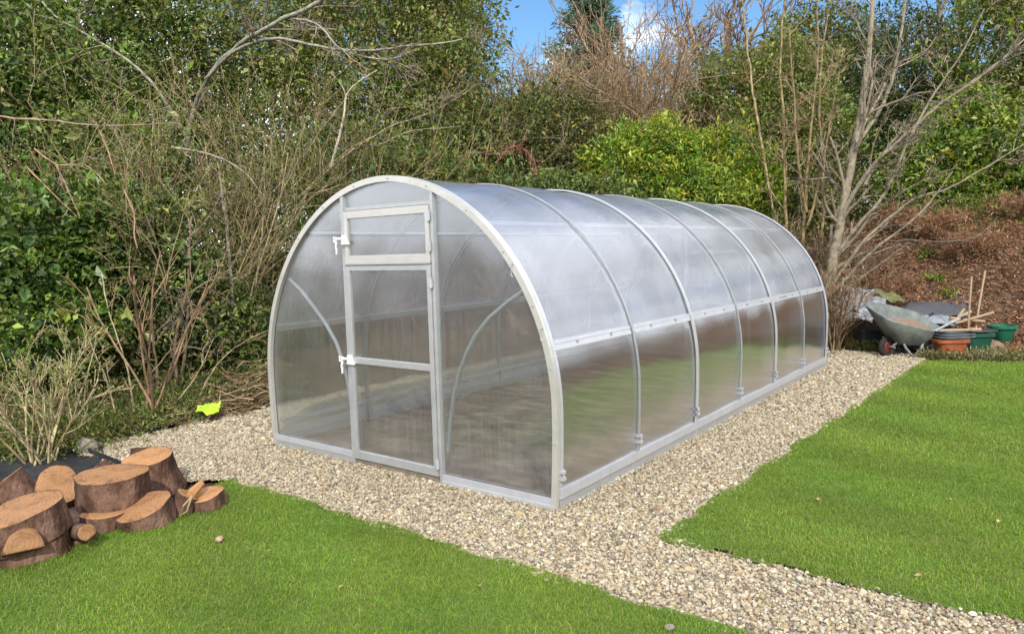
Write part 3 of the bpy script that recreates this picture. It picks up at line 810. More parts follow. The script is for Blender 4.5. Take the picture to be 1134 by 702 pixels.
t_, _, cS = log('dark log slab under the big sloping round', 38, 629, .185, .125, -.10, .02, .03, 0, 2)
log('big log round with sloping orange top, front left of the pile', 38, 596, .195, .165, -.20, .06, .02, .115, 1, on=t_.location, shift=(-.0, -.004))
log('thick round log with flat tan top, raised in the pile middle', 126, 567, .192, .185, .0, .05, .02, .10, 3)
log('tallest log with flared foot and leaning top by the gravel', 172, 549, .165, .25, -.12, .10, .22, .0, 4, )
log('half buried log with tilted tan top at the lawn edge', 166, 590, .170, .135, -.27, .10, .02, 0, 5)
log('small stump with sliced top, nearest the gravel corner', 233, 569, .105, .115, -.17, .10, .10, 0, 6)
log('log behind with tan cut face turned up to the viewer', 62, 556, .135, .17, .15, .85, .0, .02, 7, )
log('plum coloured log lying behind at the left end', 26, 556, .13, .17, -.6, -.2, .0, .0, 8)
log('low brown log lying behind the raised middle round', 118, 540, .13, .13, -.7, -.25, .0, .0, 9)
log('short brown log peeping out behind the tallest leaning one', 158, 521, .085, .16, .1, -.25, .0, .0, 10)
log('thin log with small round end poking out of the gap', 83, 590, .043, .22, .25, 1.35, .0, .085, 11, back=True)
log('dark squat log propping up the raised middle round', 116, 594, .115, .115, .05, .0, .03, 0, 12)
log('wet black log jammed between the tall one and the lawn', 200, 574, .085, .14, .5, .0, .1, 0, 13)
log('log end with bright orange face cut off at the left edge', -4, 610, .085, .12, -.1, 1.2, 0, .03, 14)
log('half round orange stub sawn off below the big sloping top', 24, 612, .092, .10, .1, 1.2, 0, .10, 15, half=True, on=t_.location, shift=(-.045, -.15))


def rock(name, label, cat, c, rx, ry, rz, seed, mat, group=None):
    rng = np.random.default_rng(seed); n1, n2 = 18, 11; V = []; ph = rng.uniform(0, 6.28, 8)
    for i in range(n2):
        th = math.pi * i / (n2 - 1)
        for j in range(n1):
            a = 2 * math.pi * j / n1; d = np.array([math.sin(th) * math.cos(a), math.sin(th) * math.sin(a), math.cos(th)])
            k = 1 + .14 * math.sin(3 * d[0] + 2.5 * d[2] + ph[0]) + .12 * math.sin(4 * d[1] - 3 * d[0] + ph[1]) + .06 * math.sin(8 * d[2] + 6 * d[0] + ph[2]) + .03 * math.sin(13 * d[1] + ph[3])
            V.append(np.array(c) + d * np.array([rx, ry, rz]) * k)
    i = np.arange(n1 * n2).reshape(n2, n1); nx = np.roll(i, -1, 1)
    Fq = np.stack([i[:-1], i[1:], nx[1:], nx[:-1]], -1).reshape(-1, 4)
    o = np_mesh(name, V, Fq, mat, loc=tuple(np.array(c) - np.array([0, 0, rz])), smooth=True)
    return tag(o, label, cat, group)


p = gnd(88, 601); rock('bark_lump', 'rounded grey brown bark lump on the grass before the pile', 'bark', (p[0], p[1], .03), .10, .08, .07, 3, M['log_bark'])
p = gnd(97, 500); rock('rock', 'pale grey rock in the weeds behind the log pile', 'rock', (p[0], p[1], .04), .11, .08, .065, 4, M['rock'])
p = gnd(243, 604); rock('fungus', 'small tan ball shaped mushroom alone on the front lawn', 'mushroom', (p[0], p[1], .036), .021, .021, .017, 5, M['pole'])
p = gnd(742, 702); rock('pebble', 'single white stone lying in the grass at the bottom edge', 'stone', (p[0], p[1], .03), .02, .016, .014, 6, M['rock'])


def splinter():
    p = gnd(210, 570); out = []; rng = np.random.default_rng(4)
    t = thing('split_root', 'torn orange root leaning on the small sliced stump', 'wood', (p[0], p[1], 0.0))
    a = at(203, 566, 4.42); b = at(214, 545, 4.45); c = at(224, 534, 4.5)
    m = MB(); m.tube([a, b, c], [.012, .035, .02], 7); m.build('torn_wood', M['cut'], t, smooth=True)
    m = MB(); m.tube([at(213, 549, 4.36), at(203, 560, 4.34), at(198, 572, 4.33), at(207, 566, 4.33), at(212, 550, 4.35)], .006, 6); m.build('bark_strip', M['pole'], t, smooth=True)


splinter()


# ------------------------------------------------------------------ right hand corner: barrow, pots, sheets
def barrow():
    o = gbase(1005, 9.75); o[2] = 0.0
    ex = -nrm(_right * .95 + _f0 * .28); ey = np.array([-ex[1], ex[0], 0]); ez = np.array([0, 0, 1.])
    X = lambda a, b, c: o + ex * a * .92 + ey * b * .92 + ez * c * .96
    XT = lambda a, b, c: X(a, b, c - .42 * b)
    t = thing('wheelbarrow', 'grey metal wheelbarrow with dirt in its tray beside the pots', 'wheelbarrow', tuple(o))
    # tray: rim and bottom loops, rounded rectangles, nose (+ex) higher and longer
    S = 36; a = np.linspace(0, 2 * np.pi, S, endpoint=False)
    sg = lambda c, e: np.sign(c) * np.abs(c) ** e
    def loop(x0, x1, w, z0, z1, e=.45):
        cx = sg(np.cos(a), e); cy = sg(np.sin(a), e); xs = (x0 + x1) / 2 + (x1 - x0) / 2 * cx
        zs = z0 + (z1 - z0) * (xs - x0) / (x1 - x0)
        ww = w * (1 - .18 * np.clip(cx, 0, 1))
        return np.array([XT(p, q, r) for p, q, r in zip(xs, ww * cy, zs)])
    L = [loop(-.50, .60, .355, .435, .655), loop(-.49, .59, .345, .452, .668), loop(-.475, .575, .33, .445, .66), loop(-.30, .31, .235, .265, .28), loop(-.28, .28, .215, .25, .262), loop(-.10, .1, .07, .25, .26)]
    lo = [q - np.array([0, 0, .012]) for q in (L[3], L[4], L[5])]
    def skin(loops):
        V = np.concatenate(loops); k = len(loops); i = np.arange(k * S).reshape(k, S); nx = np.roll(i, -1, 1)
        return V, [np.stack([i[:-1], nx[:-1], nx[1:], i[1:]], -1).reshape(-1, 4), i[-1:].reshape(1, S)]
    np_mesh('tray', *skin([lo[2], lo[1], lo[0], L[0], L[1], L[2], L[3], L[4], L[5]][::1]), M['barrow'], t, smooth=True)
    d = [loop(-.40, .12, .285, .375, .395), loop(-.30, .06, .20, .36, .37), loop(-.2, 0, .1, .36, .37)]
    np_mesh('dirt', *skin(d), M['dirt'], t, smooth=True)
    for s in (1, -1):
        m = MB(); m.tube([X(-.70, s * .28, .50), X(-.52, s * .27, .445), X(-.3, s * .25, .36), X(-.14, s * .235, .30), X(-.04, s * .235, .12), X(.05, s * .235, .03), X(.12, s * .235, .03), X(.20, s * .20, .14), X(.24, s * .17, .245), X(.27, s * .13, .215), X(.32, s * .07, .14)], .017, 8)
        m.build('frame_tube', M['barrow_tube'], t, smooth=True)
        m = MB(); m.tube([X(-.705, s * .281, .502), X(-.80, s * .285, .53)], .02, 8); m.build('grip', M['rubber'], t, smooth=True)
        m = MB(); m.tube([X(-.02, s * .235, .29), X(-.12, s * .235, .02)], .013, 6); m.build('brace', M['barrow_tube'], t)
    m = MB(); w = X(.33, 0, .14)
    def wheel(r0, r1, hw):
        k = 28; V = []; 
        for r, y in ((r0, -hw), (r1, -hw * .7), (r1 + .006, 0), (r1, hw * .7), (r0, hw)):
            for j in range(k):
                b = 2 * math.pi * j / k; V.append(w + ex * math.cos(b) * r + ez * math.sin(b) * r + ey * y)
        i = np.arange(5 * k).reshape(5, k); nx = np.roll(i, -1, 1); i2 = np.concatenate([i, i[:1]]); n2 = np.concatenate([nx, nx[:1]])
        return np.array(V), np.stack([i2[:-1], n2[:-1], n2[1:], i2[1:]], -1).reshape(-1, 4)
    V, Fq = wheel(.085, .135, .035)
    wo = np_mesh('wheel', *wheel(.02, .083, .028), M['red'], t, smooth=True)
    np_mesh('tyre', V, Fq, M['rubber'], t, smooth=True)
    m.tube([w - ey * .13, w + ey * .13], .012, 8); m.build('axle', M['barrow_tube'], t)


barrow()


def tub(name, label, cat, u, d, r, h, mat, sq=2., ax=1., ay=1., rot=.5, taper=.78, z=None, lipw=.02, fill=None):
    p = gbase(u, d); p[2] = max(p[2], 0.) if z is None else z
    t = thing(name, label, cat, tuple(p)); m = MB()
    prof = [(r * taper * .9, .0), (r * taper, .01), (r * .97, h * .82), (r * .98, h * .82), (r + lipw, h * .83), (r + lipw, h * .99), (r + lipw * .7, h), (r * .95, h), (r * .93, h * .8), (r * taper * .9, .05), (.01, .04)]
    m.lathe(prof, p, 36, sq, rot, ax, ay); m.build('pot_body', mat, t, smooth=True)
    if fill:
        f = MB(); f.lathe([(r * .92, h * .78), (r * .5, h * .84), (.01, h * .86)], p, 24, sq, rot, ax, ay); f.build('compost', M['dirt'], t, smooth=True)
    return t, p


YR = YAW
tub('plant_pot', 'terracotta orange trough under the stacked grey trays', 'plant pot', 1055, 9.45, .175, .245, M['terracotta'], 4., 1.1, .75, YR)
tub('plastic_tub', 'dark green plastic tub right of the terracotta trough', 'tub', 1083, 9.85, .19, .265, M['dark_green_plastic'], 4., 1.0, .8, YR, fill=True)
tub('garden_basket', 'bright green round basket farthest right by the bank', 'basket', 1113, 10.5, .17, .25, M['green_plastic'], 2.2, 1., 1., YR, taper=.66, z=.03, fill=True)
for k, lab in enumerate(('lowest grey seed tray of three on the terracotta trough', 'middle grey seed tray of three on the terracotta trough', 'topmost grey seed tray of three on the terracotta trough')):
    p = gbase(1057, 9.5); p[2] = .247 + .036 * k; m = MB()
    m.lathe([(.18, 0), (.2, .004), (.215, .024), (.232, .026), (.232, .034), (.21, .034), (.195, .010), (.01, .010)], p, 32, 5., YR + .06 * k - .05, 1.05, .72)
    tag(m.build('seed_tray', M['grey_plastic'], loc=tuple(p), smooth=True), lab, 'tray', 'grey seed trays stacked on the trough')
p = gbase(1090, 10.0); p[2] = .255; m = MB(); m.lathe([(.14, 0), (.16, .012), (.15, .03), (.02, .03)], p, 26, 3.5, YR, 1.2, .8)
tag(m.build('pot_lid', M['black_plastic'], loc=tuple(p), smooth=True), 'black tray lid resting on the dark green tub', 'lid')


def pole(name, label, cat, pts, r, mat, sides=8):
    pts = np.array(pts, float); r = np.broadcast_to(r, (len(pts),)); m = MB(); m.tube(pts, r, sides)
    lo = pts[pts[:, 2].argmin()]
    return tag(m.build(name, mat, loc=tuple(lo), smooth=True), label, cat)


pole('garden_stake', 'upright weathered stake standing just behind the grey trays', 'stake', [at(1071, 392, 9.9), at(1073, 350, 9.9), at(1076, 306, 9.9)], .013, M['pole'])
pole('garden_stake', 'leaning pale stake on the right against the bank', 'stake', [at(1078, 385, 10.5), at(1084, 340, 10.6), at(1091, 300, 10.75)], .014, M['pole'])
q0 = at(1040, 368, 9.42); q1 = at(1086, 366, 9.42); q0[2] = q1[2] = .372
pole('tool_handle', 'round tan wooden tool handle lying across the grey trays', 'handle', [q0, (q0 + q1) / 2, q1 - (q1 - q0) * .25, q1 - (q1 - q0) * .22, q1], [.014, .016, .016, .028, .024], M['pole'], 10)
q0 = at(1086, 366, 11.2); q1 = at(1180, 352, 11.6)
pole('fallen_pole', 'long brown pole lying along the foot of the bank', 'pole', [q0, (q0 + q1) / 2 + np.array([0, 0, .03]), q1], [.045, .05, .06], M['log_bark'], 10)
q = gbase(1050, 10.6); m = MB(); m.tube([at(1050, 368, 10.4), at(1062, 350, 10.5), at(1068, 342, 10.5)], .02, 7); m.tube([at(1052, 352, 10.4), at(1090, 356, 10.5)], .022, 7); m.tube([at(1058, 358, 10.3), at(1100, 346, 10.6)], .018, 7); m.tube([at(1048, 360, 10.3), at(1075, 345, 10.4)], .025, 7)
tag(m.build('timber_offcuts', M['pole'], loc=tuple(q), smooth=True), 'jumbled timber offcuts behind the stakes and trays', 'wood')
p = gbase(1098, 9.9); p[2] = 0; rock('compost_heap', 'small heap of brown compost between the two green tubs', 'compost', (p[0], p[1], .07), .2, .16, .11, 8, M['dirt'])
p = gbase(1128, 10.9); rock('rubble_heap', 'low dark rubble heap at the right edge of the bank foot', 'rubble', (p[0], p[1], .06), .35, .25, .12, 9, M['rock'])


def cloth(name, label, cat, corners, mat, seed, amp=.05, n=22, th=.01, ridge=0.):
    """a sheet draped between four surveyed corners, with folds"""
    rng = np.random.default_rng(seed); a, b, c, d = [np.array(q, float) for q in corners]
    U, Vv = np.meshgrid(np.linspace(0, 1, n), np.linspace(0, 1, n)); U = U[..., None]; W = Vv[..., None]
    P = (a * (1 - U) + b * U) * (1 - W) + (d * (1 - U) + c * U) * W
    ph = rng.uniform(0, 6.28, 6); u, w = U[..., 0], W[..., 0]
    f = np.sin(9 * u + 4 * w + ph[0]) * .5 + np.sin(5 * w - 7 * u + ph[1]) * .4 + np.sin(21 * u + 13 * w + ph[2]) * .22 + np.sin(31 * w - 17 * u + ph[3]) * .15
    P[..., 2] += amp * f + ridge * np.sin(np.pi * w) * np.sin(np.pi * np.clip(u, .02, .98)) ** .5
    P[..., :2] += (rng.normal(0, 1, (n, n, 2)) * amp * .12)
    z = height(P[..., 0], P[..., 1]) + .01; P[..., 2] = np.maximum(P[..., 2], z)
    lo = P.reshape(-1, 3); up = lo + np.array([0, 0, th]); i = np.arange(n * n).reshape(n, n)
    q = np.stack([i[:-1, :-1], i[:-1, 1:], i[1:, 1:], i[1:, :-1]], -1).reshape(-1, 4)
    e = np.concatenate([i[0, :], i[1:, -1], i[-1, -2::-1], i[-2:0:-1, 0]]); e2 = np.roll(e, -1); o = n * n
    sd = np.stack([e, e2, e2 + o, e + o], -1)
    base = lo.mean(0); base[2] = lo[:, 2].min()
    ob = np_mesh(name, np.concatenate([lo, up]), [q[:, ::-1], q + o, sd], mat, loc=tuple(base), smooth=True)
    return tag(ob, label, cat)


cloth('black_tarpaulin', 'black tarpaulin stretched over the heap behind the wheelbarrow', 'tarpaulin', [at(1000, 346, 10.6), at(1072, 352, 10.6), at(1070, 337, 11.9), at(1006, 334, 11.9)], M['slate'], 3, .02, ridge=.06)
cloth('plastic_sheet', 'blue grey plastic sheet folded under the black tarpaulin', 'sheet', [at(992, 350, 10.35), at(1058, 361, 10.3), at(1070, 350, 10.9), at(996, 343, 10.9)], M['grey_plastic'], 5, .02, ridge=.03)
cloth('plastic_sheet', 'crumpled pale polythene sheet behind the twiggy bush', 'sheet', [at(922, 342, 10.7), at(976, 352, 10.7), at(986, 326, 11.6), at(930, 316, 11.6)], M['pale_sheet'], 7, .06, ridge=.05)
cloth('plastic_sheet', 'small scrap of pale polythene low beside the wheelbarrow nose', 'sheet', [at(924, 352, 10.5), at(966, 356, 10.4), at(968, 346, 10.7), at(926, 344, 10.8)], M['pale_sheet'], 8, .03)
cloth('moss_mat', 'moss green mat slumped over the pale polythene', 'mat', [at(966, 326, 11.3), at(1000, 337, 11.0), at(1002, 331, 11.8), at(972, 319, 11.9)], noisy('mossy_mat', (.07, .08, .025), (.17, .17, .07), 12, .95, bump=.6), 9, .04)
p = gbase(968, 10.35); p[2] = 0; m = MB(); m.lathe([(.2, 0), (.22, .01), (.24, .28), (.26, .28), (.26, .31), (.235, .31), (.2, .03), (.01, .03)], p, 32, 6., YR, 1., .7)
tag(m.build('storage_crate', M['black_plastic'], loc=tuple(p), smooth=True), 'black plastic crate behind the wheelbarrow wheel', 'crate')
p = gbase(1023, 10.3); p[2] = 0; m = MB(); m.lathe([(.22, 0), (.24, .01), (.26, .24), (.28, .24), (.28, .27), (.25, .27), (.22, .03), (.01, .03)], p, 32, 6., YR, 1.1, .7)
tag(m.build('storage_crate', M['black_plastic'], loc=tuple(p), smooth=True), 'black plastic crate in the shade under the wheelbarrow tray', 'crate')
q0 = gbase(932, 10.6)
t = thing('marker_stake', 'thin stake with red ball cap behind the greenhouse corner', 'stake', tuple(q0)); m = MB(); m.tube([q0, at(933, 330, 10.6), at(934, 306, 10.6)], .01, 6); m.build('stick', M['pole'], t)
m = MB(); m.lathe([(.004, -.03), (.026, -.022), (.036, 0), (.03, .024), (.004, .036)], at(934, 303, 10.6), 14); m.build('ball_cap', M['red'], t, smooth=True)

# lime cloth, weed membrane, by the left border
c0 = gnd(218, 459); a = at(217, 452, 6.98); b = at(240, 459, 6.92); c = at(246, 446, 7.0); d = at(236, 451, 7.06)
cloth('lime_glove', 'bright lime yellow garden glove dropped on the brush pile', 'glove', [at(217, 457, 6.9), at(240, 459, 6.86), at(245, 446, 7.0), at(219, 450, 7.04)], M['lime'], 4, .022, n=18, th=.012)
m = MB(); A = at(100, 499, 5.95); B = gnd(150, 523); 
def strip(pts, h, th=.006):
    m = MB(); pts = [np.array(q, float) for q in pts]
    for p, q in zip(pts[:-1], pts[1:]):
        n = nrm(np.cross(q - p, (0, 0, 1))) * th
        m.hexa([(*(p - n)[:2], -.01), (*(q - n)[:2], -.01), (*(q + n)[:2], -.01), (*(p + n)[:2], -.01), (*(p - n)[:2], h), (*(q - n)[:2], h), (*(q + n)[:2], h), (*(p + n)[:2], h)])
    return m
tag(strip([gnd(92, 500), gnd(128, 515), gnd(160, 528)], .05).build('path_edging', M['black_plastic']), 'black plastic edging strip at the gravel corner behind the logs', 'edging')
cloth('weed_membrane', 'black weed membrane lying flat behind the left logs', 'membrane', [gnd(-20, 548), gnd(120, 520), gnd(112, 492), gnd(-10, 505)], M['black_plastic'], 12, .03, th=.004)
cloth('weed_membrane', 'strip of dark membrane along the gravel by the weeds', 'membrane', [gnd(106, 494), gnd(150, 484), gnd(186, 472), gnd(112, 484)], M['black_plastic'], 13, .02, th=.004)


# ------------------------------------------------------------------ plants
def plant(name, label, cat, base, crown=None, wood=None, sides=4, mat='leaf', group=None, wood_name='trunk', crown_name='crown'):
    t = thing(name, label, cat, tuple(base), group)
    if wood:
        V, Fq, T = tubes(wood, sides); np_mesh(wood_name, V, Fq, M['bark'], t, smooth=True, tint=T)
    if crown is not None:
        V, Fc, T = crown; np_mesh(crown_name, V, Fc, M[mat], t, tint=T)
    return t


def simple_trunk(rng, base, top, r, tint, kids=8, L=1.6, lvl=1):
    out = []; b = np.array(base) - np.array([0, 0, .1])
    mid = (b + top) / 2 + rng.normal(0, .12, 3)
    P = dict(curve=.12, up=.06, kids=[4, 4, 4], ang=(.5, 1.1), ratio=.6, tint=tint, seg=5)
    along(rng, [b, mid, top], r, r * .3, out, P, kids, L, lvl, tint[0])
    return out


EVG = []


def evergreen(seed, label, name, cat, u, d, lobes, clumps, per, size, pal, tint=TWIG_BRN, mat='leaf', tr=.12, group=None, kids=10, **kw):
    rng = np.random.default_rng(seed); b = gbase(u, d)
    L = [lob(*q) for q in lobes]; top = np.array(max(L, key=lambda q: q[2])[:3])
    wood = simple_trunk(rng, b, top, tr, tint, kids, .18 * max(1., top[2]) + .5, 2)
    return plant(name, label, cat, b, foliage(rng, L, clumps, per, size, pal, **kw), wood, 5, mat, group)


G_L = 'evergreen trees and shrubs of the left boundary'
G_R = 'evergreen trees and shrubs of the right boundary'
# left boundary, near to far
evergreen(1, 'glossy green ivy clad shrub lowest at the left edge', 'ivy_shrub', 'shrub', 20, 7.6, [(10, 300, 7.6, 95, 85), (-70, 330, 7.6, 80, 90), (60, 370, 7.2, 60, 45), (95, 260, 8., 60, 60)], 3000, 14, .062, IVY, mat='leaf_gloss', group=G_L, aspect=.62, spread=.12, lump=.3)
evergreen(2, 'leafy green shrub behind the leaning rusty stems', 'ivy_shrub', 'shrub', 160, 8.4, [(150, 290, 8.4, 75, 75), (195, 340, 8.4, 60, 70), (120, 350, 8., 45, 60), (250, 370, 8.8, 60, 60)], 2100, 14, .058, MIDG + DARK, mat='leaf_gloss', group=G_L, aspect=.55, spread=.13, lump=.3)
evergreen(3, 'dark laurel hollow tree above the ivy at the left edge', 'laurel_tree', 'tree', 20, 10., [(-30, 170, 10., 110, 95), (60, 130, 10.5, 100, 85), (130, 190, 10., 70, 60), (0, 60, 10.5, 130, 80)], 3400, 14, .075, MIDG + IVY, mat='leaf_gloss', group=G_L, spread=.2, lump=.35, shell=.45)
evergreen(4, 'tall mixed evergreen with thin top, upper left corner', 'evergreen_tree', 'tree', 90, 12.5, [(90, 30, 12.5, 110, 90), (190, 70, 12.8, 80, 100), (20, -30, 12., 120, 60), (170, 160, 12.5, 80, 70)], 3000, 14, .085, OLIVE + DARK + IVY, group=G_L, spread=.26, lump=.4, shell=.4)
evergreen(5, 'dense olive evergreen tree rising behind the greenhouse door end', 'evergreen_tree', 'tree', 420, 14., [(400, 70, 14., 105, 100), (330, 120, 13.6, 75, 95), (470, 110, 14., 75, 90), (420, -20, 14.5, 110, 70), (500, 30, 14.6, 55, 60), (300, 30, 14, 65, 60)], 5600, 14, .072, OLIVE + MIDG, group=G_L, spread=.2, lump=.32, droop=.3)
evergreen(6, 'dark green holly bush behind the left wall of the greenhouse', 'holly_bush', 'shrub', 330, 11., [(320, 260, 11., 80, 110), (400, 210, 11.5, 80, 70), (300, 360, 10.4, 60, 70), (470, 200, 12., 60, 50)], 3200, 14, .06, DARK + OLIVE + MIDG, group=G_L, spread=.16, lump=.3)
evergreen(7, 'tall dark evergreen with feathery top beside the sky gap', 'evergreen_tree', 'tree', 505, 19., [(490, 20, 19., 50, 70), (460, -40, 19., 80, 60), (500, 110, 18.5, 50, 60)], 1900, 13, .10, DARK + MIDG + CONI, group=G_L, spread=.3, lump=.4, shell=.4)
# hedge and shrubs behind the greenhouse
evergreen(8, 'bright yellow green laurel bush behind the greenhouse roof', 'laurel_bush', 'shrub', 745, 13.6, [(690, 190, 13.4, 42, 42), (740, 185, 13.6, 45, 50), (800, 195, 13.6, 50, 48), (715, 165, 13.8, 30, 24), (835, 225, 13.4, 30, 40), (770, 220, 13.2, 60, 40), (700, 155, 13.7, 14, 14), (730, 148, 13.8, 12, 16), (790, 158, 13.8, 15, 18), (812, 150, 13.8, 12, 14), (660, 178, 13.5, 15, 14), (760, 165, 13.6, 16, 14)], 3200, 14, .068, YELG, mat='leaf_gloss', aspect=.42, spread=.14, lump=.25)
evergreen(9, 'low dark ivy hedge along the far side of the greenhouse', 'ivy_hedge', 'hedge', 580, 12.6, [(540, 225, 12.6, 60, 34), (620, 220, 12.8, 50, 28), (660, 230, 12.8, 50, 34), (480, 215, 12.4, 50, 36)], 2000, 13, .06, MIDG + DARK, mat='leaf_gloss', spread=.14)
evergreen(10, 'dark olive scrub behind the red bramble arch', 'scrub_bush', 'shrub', 590, 15.6, [(560, 160, 15.6, 60, 55), (620, 150, 16., 50, 60), (520, 190, 15.2, 50, 40), (670, 175, 15.6, 40, 45)], 2900, 13, .065, DARK + OLIVE, spread=.2, lump=.3)
evergreen(11, 'pale olive privet behind the thin saplings', 'privet_bush', 'shrub', 840, 16., [(810, 120, 16., 50, 60), (870, 110, 16.3, 55, 70), (900, 170, 15.6, 50, 60), (850, 180, 15.4, 50, 50)], 3800, 13, .07, OLIVE + MIDG, spread=.2, lump=.32)
evergreen(12, 'round topped holm oak behind the privet', 'holm_oak', 'tree', 900, 20., [(900, 50, 20., 45, 45), (870, 90, 20, 40, 40), (940, 90, 20., 45, 60)], 1900, 13, .09, OLIVE + DARK, spread=.26, lump=.32, group=G_R)
evergreen(13, 'dark yew standing behind the birch stems', 'yew_tree', 'tree', 985, 18., [(985, 85, 18., 50, 75), (1010, 150, 17.6, 50, 60), (950, 150, 17.6, 40, 60)], 2500, 13, .075, DARK, spread=.22, lump=.3, group=G_R)
evergreen(14, 'laurel shrub with bright leaves on the bank top', 'laurel_bush', 'shrub', 1040, 14.8, [(1030, 190, 14.8, 50, 50), (1075, 160, 15., 55, 60), (1000, 215, 14.6, 35, 30), (1060, 215, 14.4, 40, 26)], 2900, 14, .075, MIDG + YELG, mat='leaf_gloss', spread=.17, lump=.3, group=G_R)
evergreen(15, 'tall evergreen filling the top right corner', 'evergreen_tree', 'tree', 1120, 16.4, [(1110, 60, 16.4, 70, 80), (1170, 110, 16., 70, 90), (1150, -10, 16.6, 80, 60), (1090, 120, 16.2, 40, 50)], 3600, 14, .08, MIDG + OLIVE + YELG[1:2], spread=.2, lump=.32, group=G_R)
evergreen(16, 'green shrub at the right edge above the brown bank', 'evergreen_shrub', 'shrub', 1130, 14.2, [(1130, 190, 14.2, 50, 48), (1180, 200, 14., 60, 50), (1095, 215, 14.2, 26, 24)], 2000, 14, .07, MIDG + YELG[:2], mat='leaf_gloss', spread=.15, lump=.3, group=G_R)

evergreen(17, 'shaded ivy scrub low between the saplings and the birch', 'ivy_scrub', 'shrub', 890, 14.6, [(880, 235, 14.6, 45, 40), (925, 225, 15., 40, 40), (850, 250, 14.4, 30, 30)], 1700, 13, .06, DARK + OLIVE, spread=.18, lump=.3)


def conifer():
    rng = np.random.default_rng(40); b = gbase(648, 30.); out = []; top = at(650, -50, 30.)
    out.append((np.linspace(b, top, 8), np.linspace(.22, .03, 8), np.array((.08, .06, .045))))
    C, D, S = [], [], []
    for k in range(360):
        f = rng.uniform(.35, 1.) ** .8; p = b + (top - b) * f; L = ((1 - f) * 5.2 + .3) * rng.uniform(.6, 1.1); a = rng.uniform(0, 6.28); d = np.array([math.cos(a), math.sin(a), rng.uniform(-.1, .25)])
        q = p + d * L * rng.uniform(.75, 1.05) + np.array([0, 0, -.12 * L])
        out.append((np.linspace(p, q, 3), np.array([.03, .02, .008]), np.array((.08, .06, .045))))
        n = 75; t = rng.uniform(.2, 1., n)[:, None]; C.append(p + (q - p) * t + rng.normal(0, .1, (n, 3))); D.append(d * .6 + rng.normal(0, .5, (n, 3)))
    C = np.concatenate(C); D = np.concatenate(D); n = len(C)
    V, Fc = leaf_geo(C, D, np.array([0, 0, 1.]) + rng.normal(0, .4, (n, 3)), np.full(n, .24) * rng.uniform(.7, 1.3, n), np.full(n, .06))
    plant('conifer', 'tall blue green conifer against the sky behind the thicket', 'tree', b, (V, Fc, np.repeat(mixpal(CONI, n, rng), 4, 0)), out, 5)


conifer()


def bare(seed, label, name, cat, u, d, H, r, tint, kids=(4, 5, 7), levels=3, stems=1, spread=.15, up=.05, ratio=.55, ang=(.4, .85), bare_=.3, rmin=.004, leaves=None, group=None, seg=5, curve=.12, base=None, rk=.6):
    rng = np.random.default_rng(seed); b = gbase(u, d) if base is None else np.array(base, float); out = []
    P = dict(curve=curve, up=up, kids=list(kids), ang=ang, ratio=ratio, tint=tint, seg=seg, rmin=rmin, bare=bare_, rk=rk)
    for k in range(stems):
        a = rng.uniform(0, 6.28); dr = np.array([math.cos(a) * spread, math.sin(a) * spread, 1.])
        grow(rng, b + rng.normal(0, .03 + .03 * (stems > 3), 3) * np.array([1, 1, 0]) - np.array([0, 0, .05]), dr, H * rng.uniform(.75, 1.05), r, levels, out, P)
    cr = None
    if leaves:
        n, sz, pal, asp = leaves; tips = np.array([p[0][rng.integers(1, len(p[0]))] for p in (out[i] for i in rng.integers(0, len(out), n))])
        V, Fc = leaf_geo(tips + rng.normal(0, .02, (n, 3)), rng.normal(0, 1, (n, 3)), np.array([0, 0, 1.]) + rng.normal(0, .6, (n, 3)), sz * np.exp(rng.normal(0, .3, n)), sz * asp * np.ones(n))
        cr = (V, Fc, np.repeat(mixpal(pal, n, rng), 4, 0))
    return plant(name, label, cat, b, cr, out, 4, 'leaf', group, 'stems', 'leaves')


G_B = 'bare winter trees behind the greenhouse'
bare(50, 'purple brown bare alder in the middle of the skyline', 'bare_tree', 'tree', 775, 22., 8.3, .15, TWIG_RED, (7, 7, 6), 3, 2, .18, .06, .52, rmin=.011, group=G_B)
bare(51, 'slender bare tree left of the purple alder', 'bare_tree', 'tree', 722, 23., 8.0, .11, TWIG_RED, (6, 7, 6), 3, 2, .12, .07, .45, rmin=.011, group=G_B)
bare(52, 'bare twiggy tree with reddish top right of the alder', 'bare_tree', 'tree', 830, 22., 7.6, .12, TWIG_RED, (6, 7, 6), 3, 2, .2, .06, .5, rmin=.011, group=G_B)
bare(53, 'grey bare tree overlapping the feathery evergreen and the sky gap', 'bare_tree', 'tree', 550, 17., 6.2, .10, TWIG_GRY, (5, 6, 6), 3, 2, .2, .05, .52, rmin=.007, group=G_B)
bare(54, 'tall bare tree far right before the corner evergreen', 'bare_tree', 'tree', 1045, 19., 7.5, .12, TWIG_GRY, (6, 7, 6), 3, 2, .2, .06, .5, rmin=.009, group=G_B)
# brown thicket that fills the middle skyline, several willows
for k, (u, d, H, lab) in enumerate(((535, 18., 5.0, 'brown twiggy willow left end of the thicket under the sky gap'), (575, 18.5, 5.9, 'tan twiggy willow second from the left in the thicket'),
                                    (615, 18.2, 6.2, 'tan twiggy willow in the thicket below the cloud'), (655, 18.4, 6.0, 'pinkish brown willow in front of the conifer foot'), (695, 18.8, 5.8, 'brown willow at the right end of the thicket'), (735, 18., 5.2, 'short brown willow behind the bright laurel'), (780, 17.2, 4.4, 'brown willow in front of the purple alder foot'))):
    bare(60 + k, lab, 'willow_thicket', 'shrub', u, d, H, .035, [np.array((.31, .22, .135)), np.array((.25, .175, .11)), np.array((.36, .265, .165))], (12, 12), 2, 13, .36, .04, .5, (.3, .9), .1, .006, curve=.16, leaves=(7000, .045, [(.33, .22, .13), (.40, .27, .16), (.22, .17, .08)], .5), group='brown willows of the thicket')
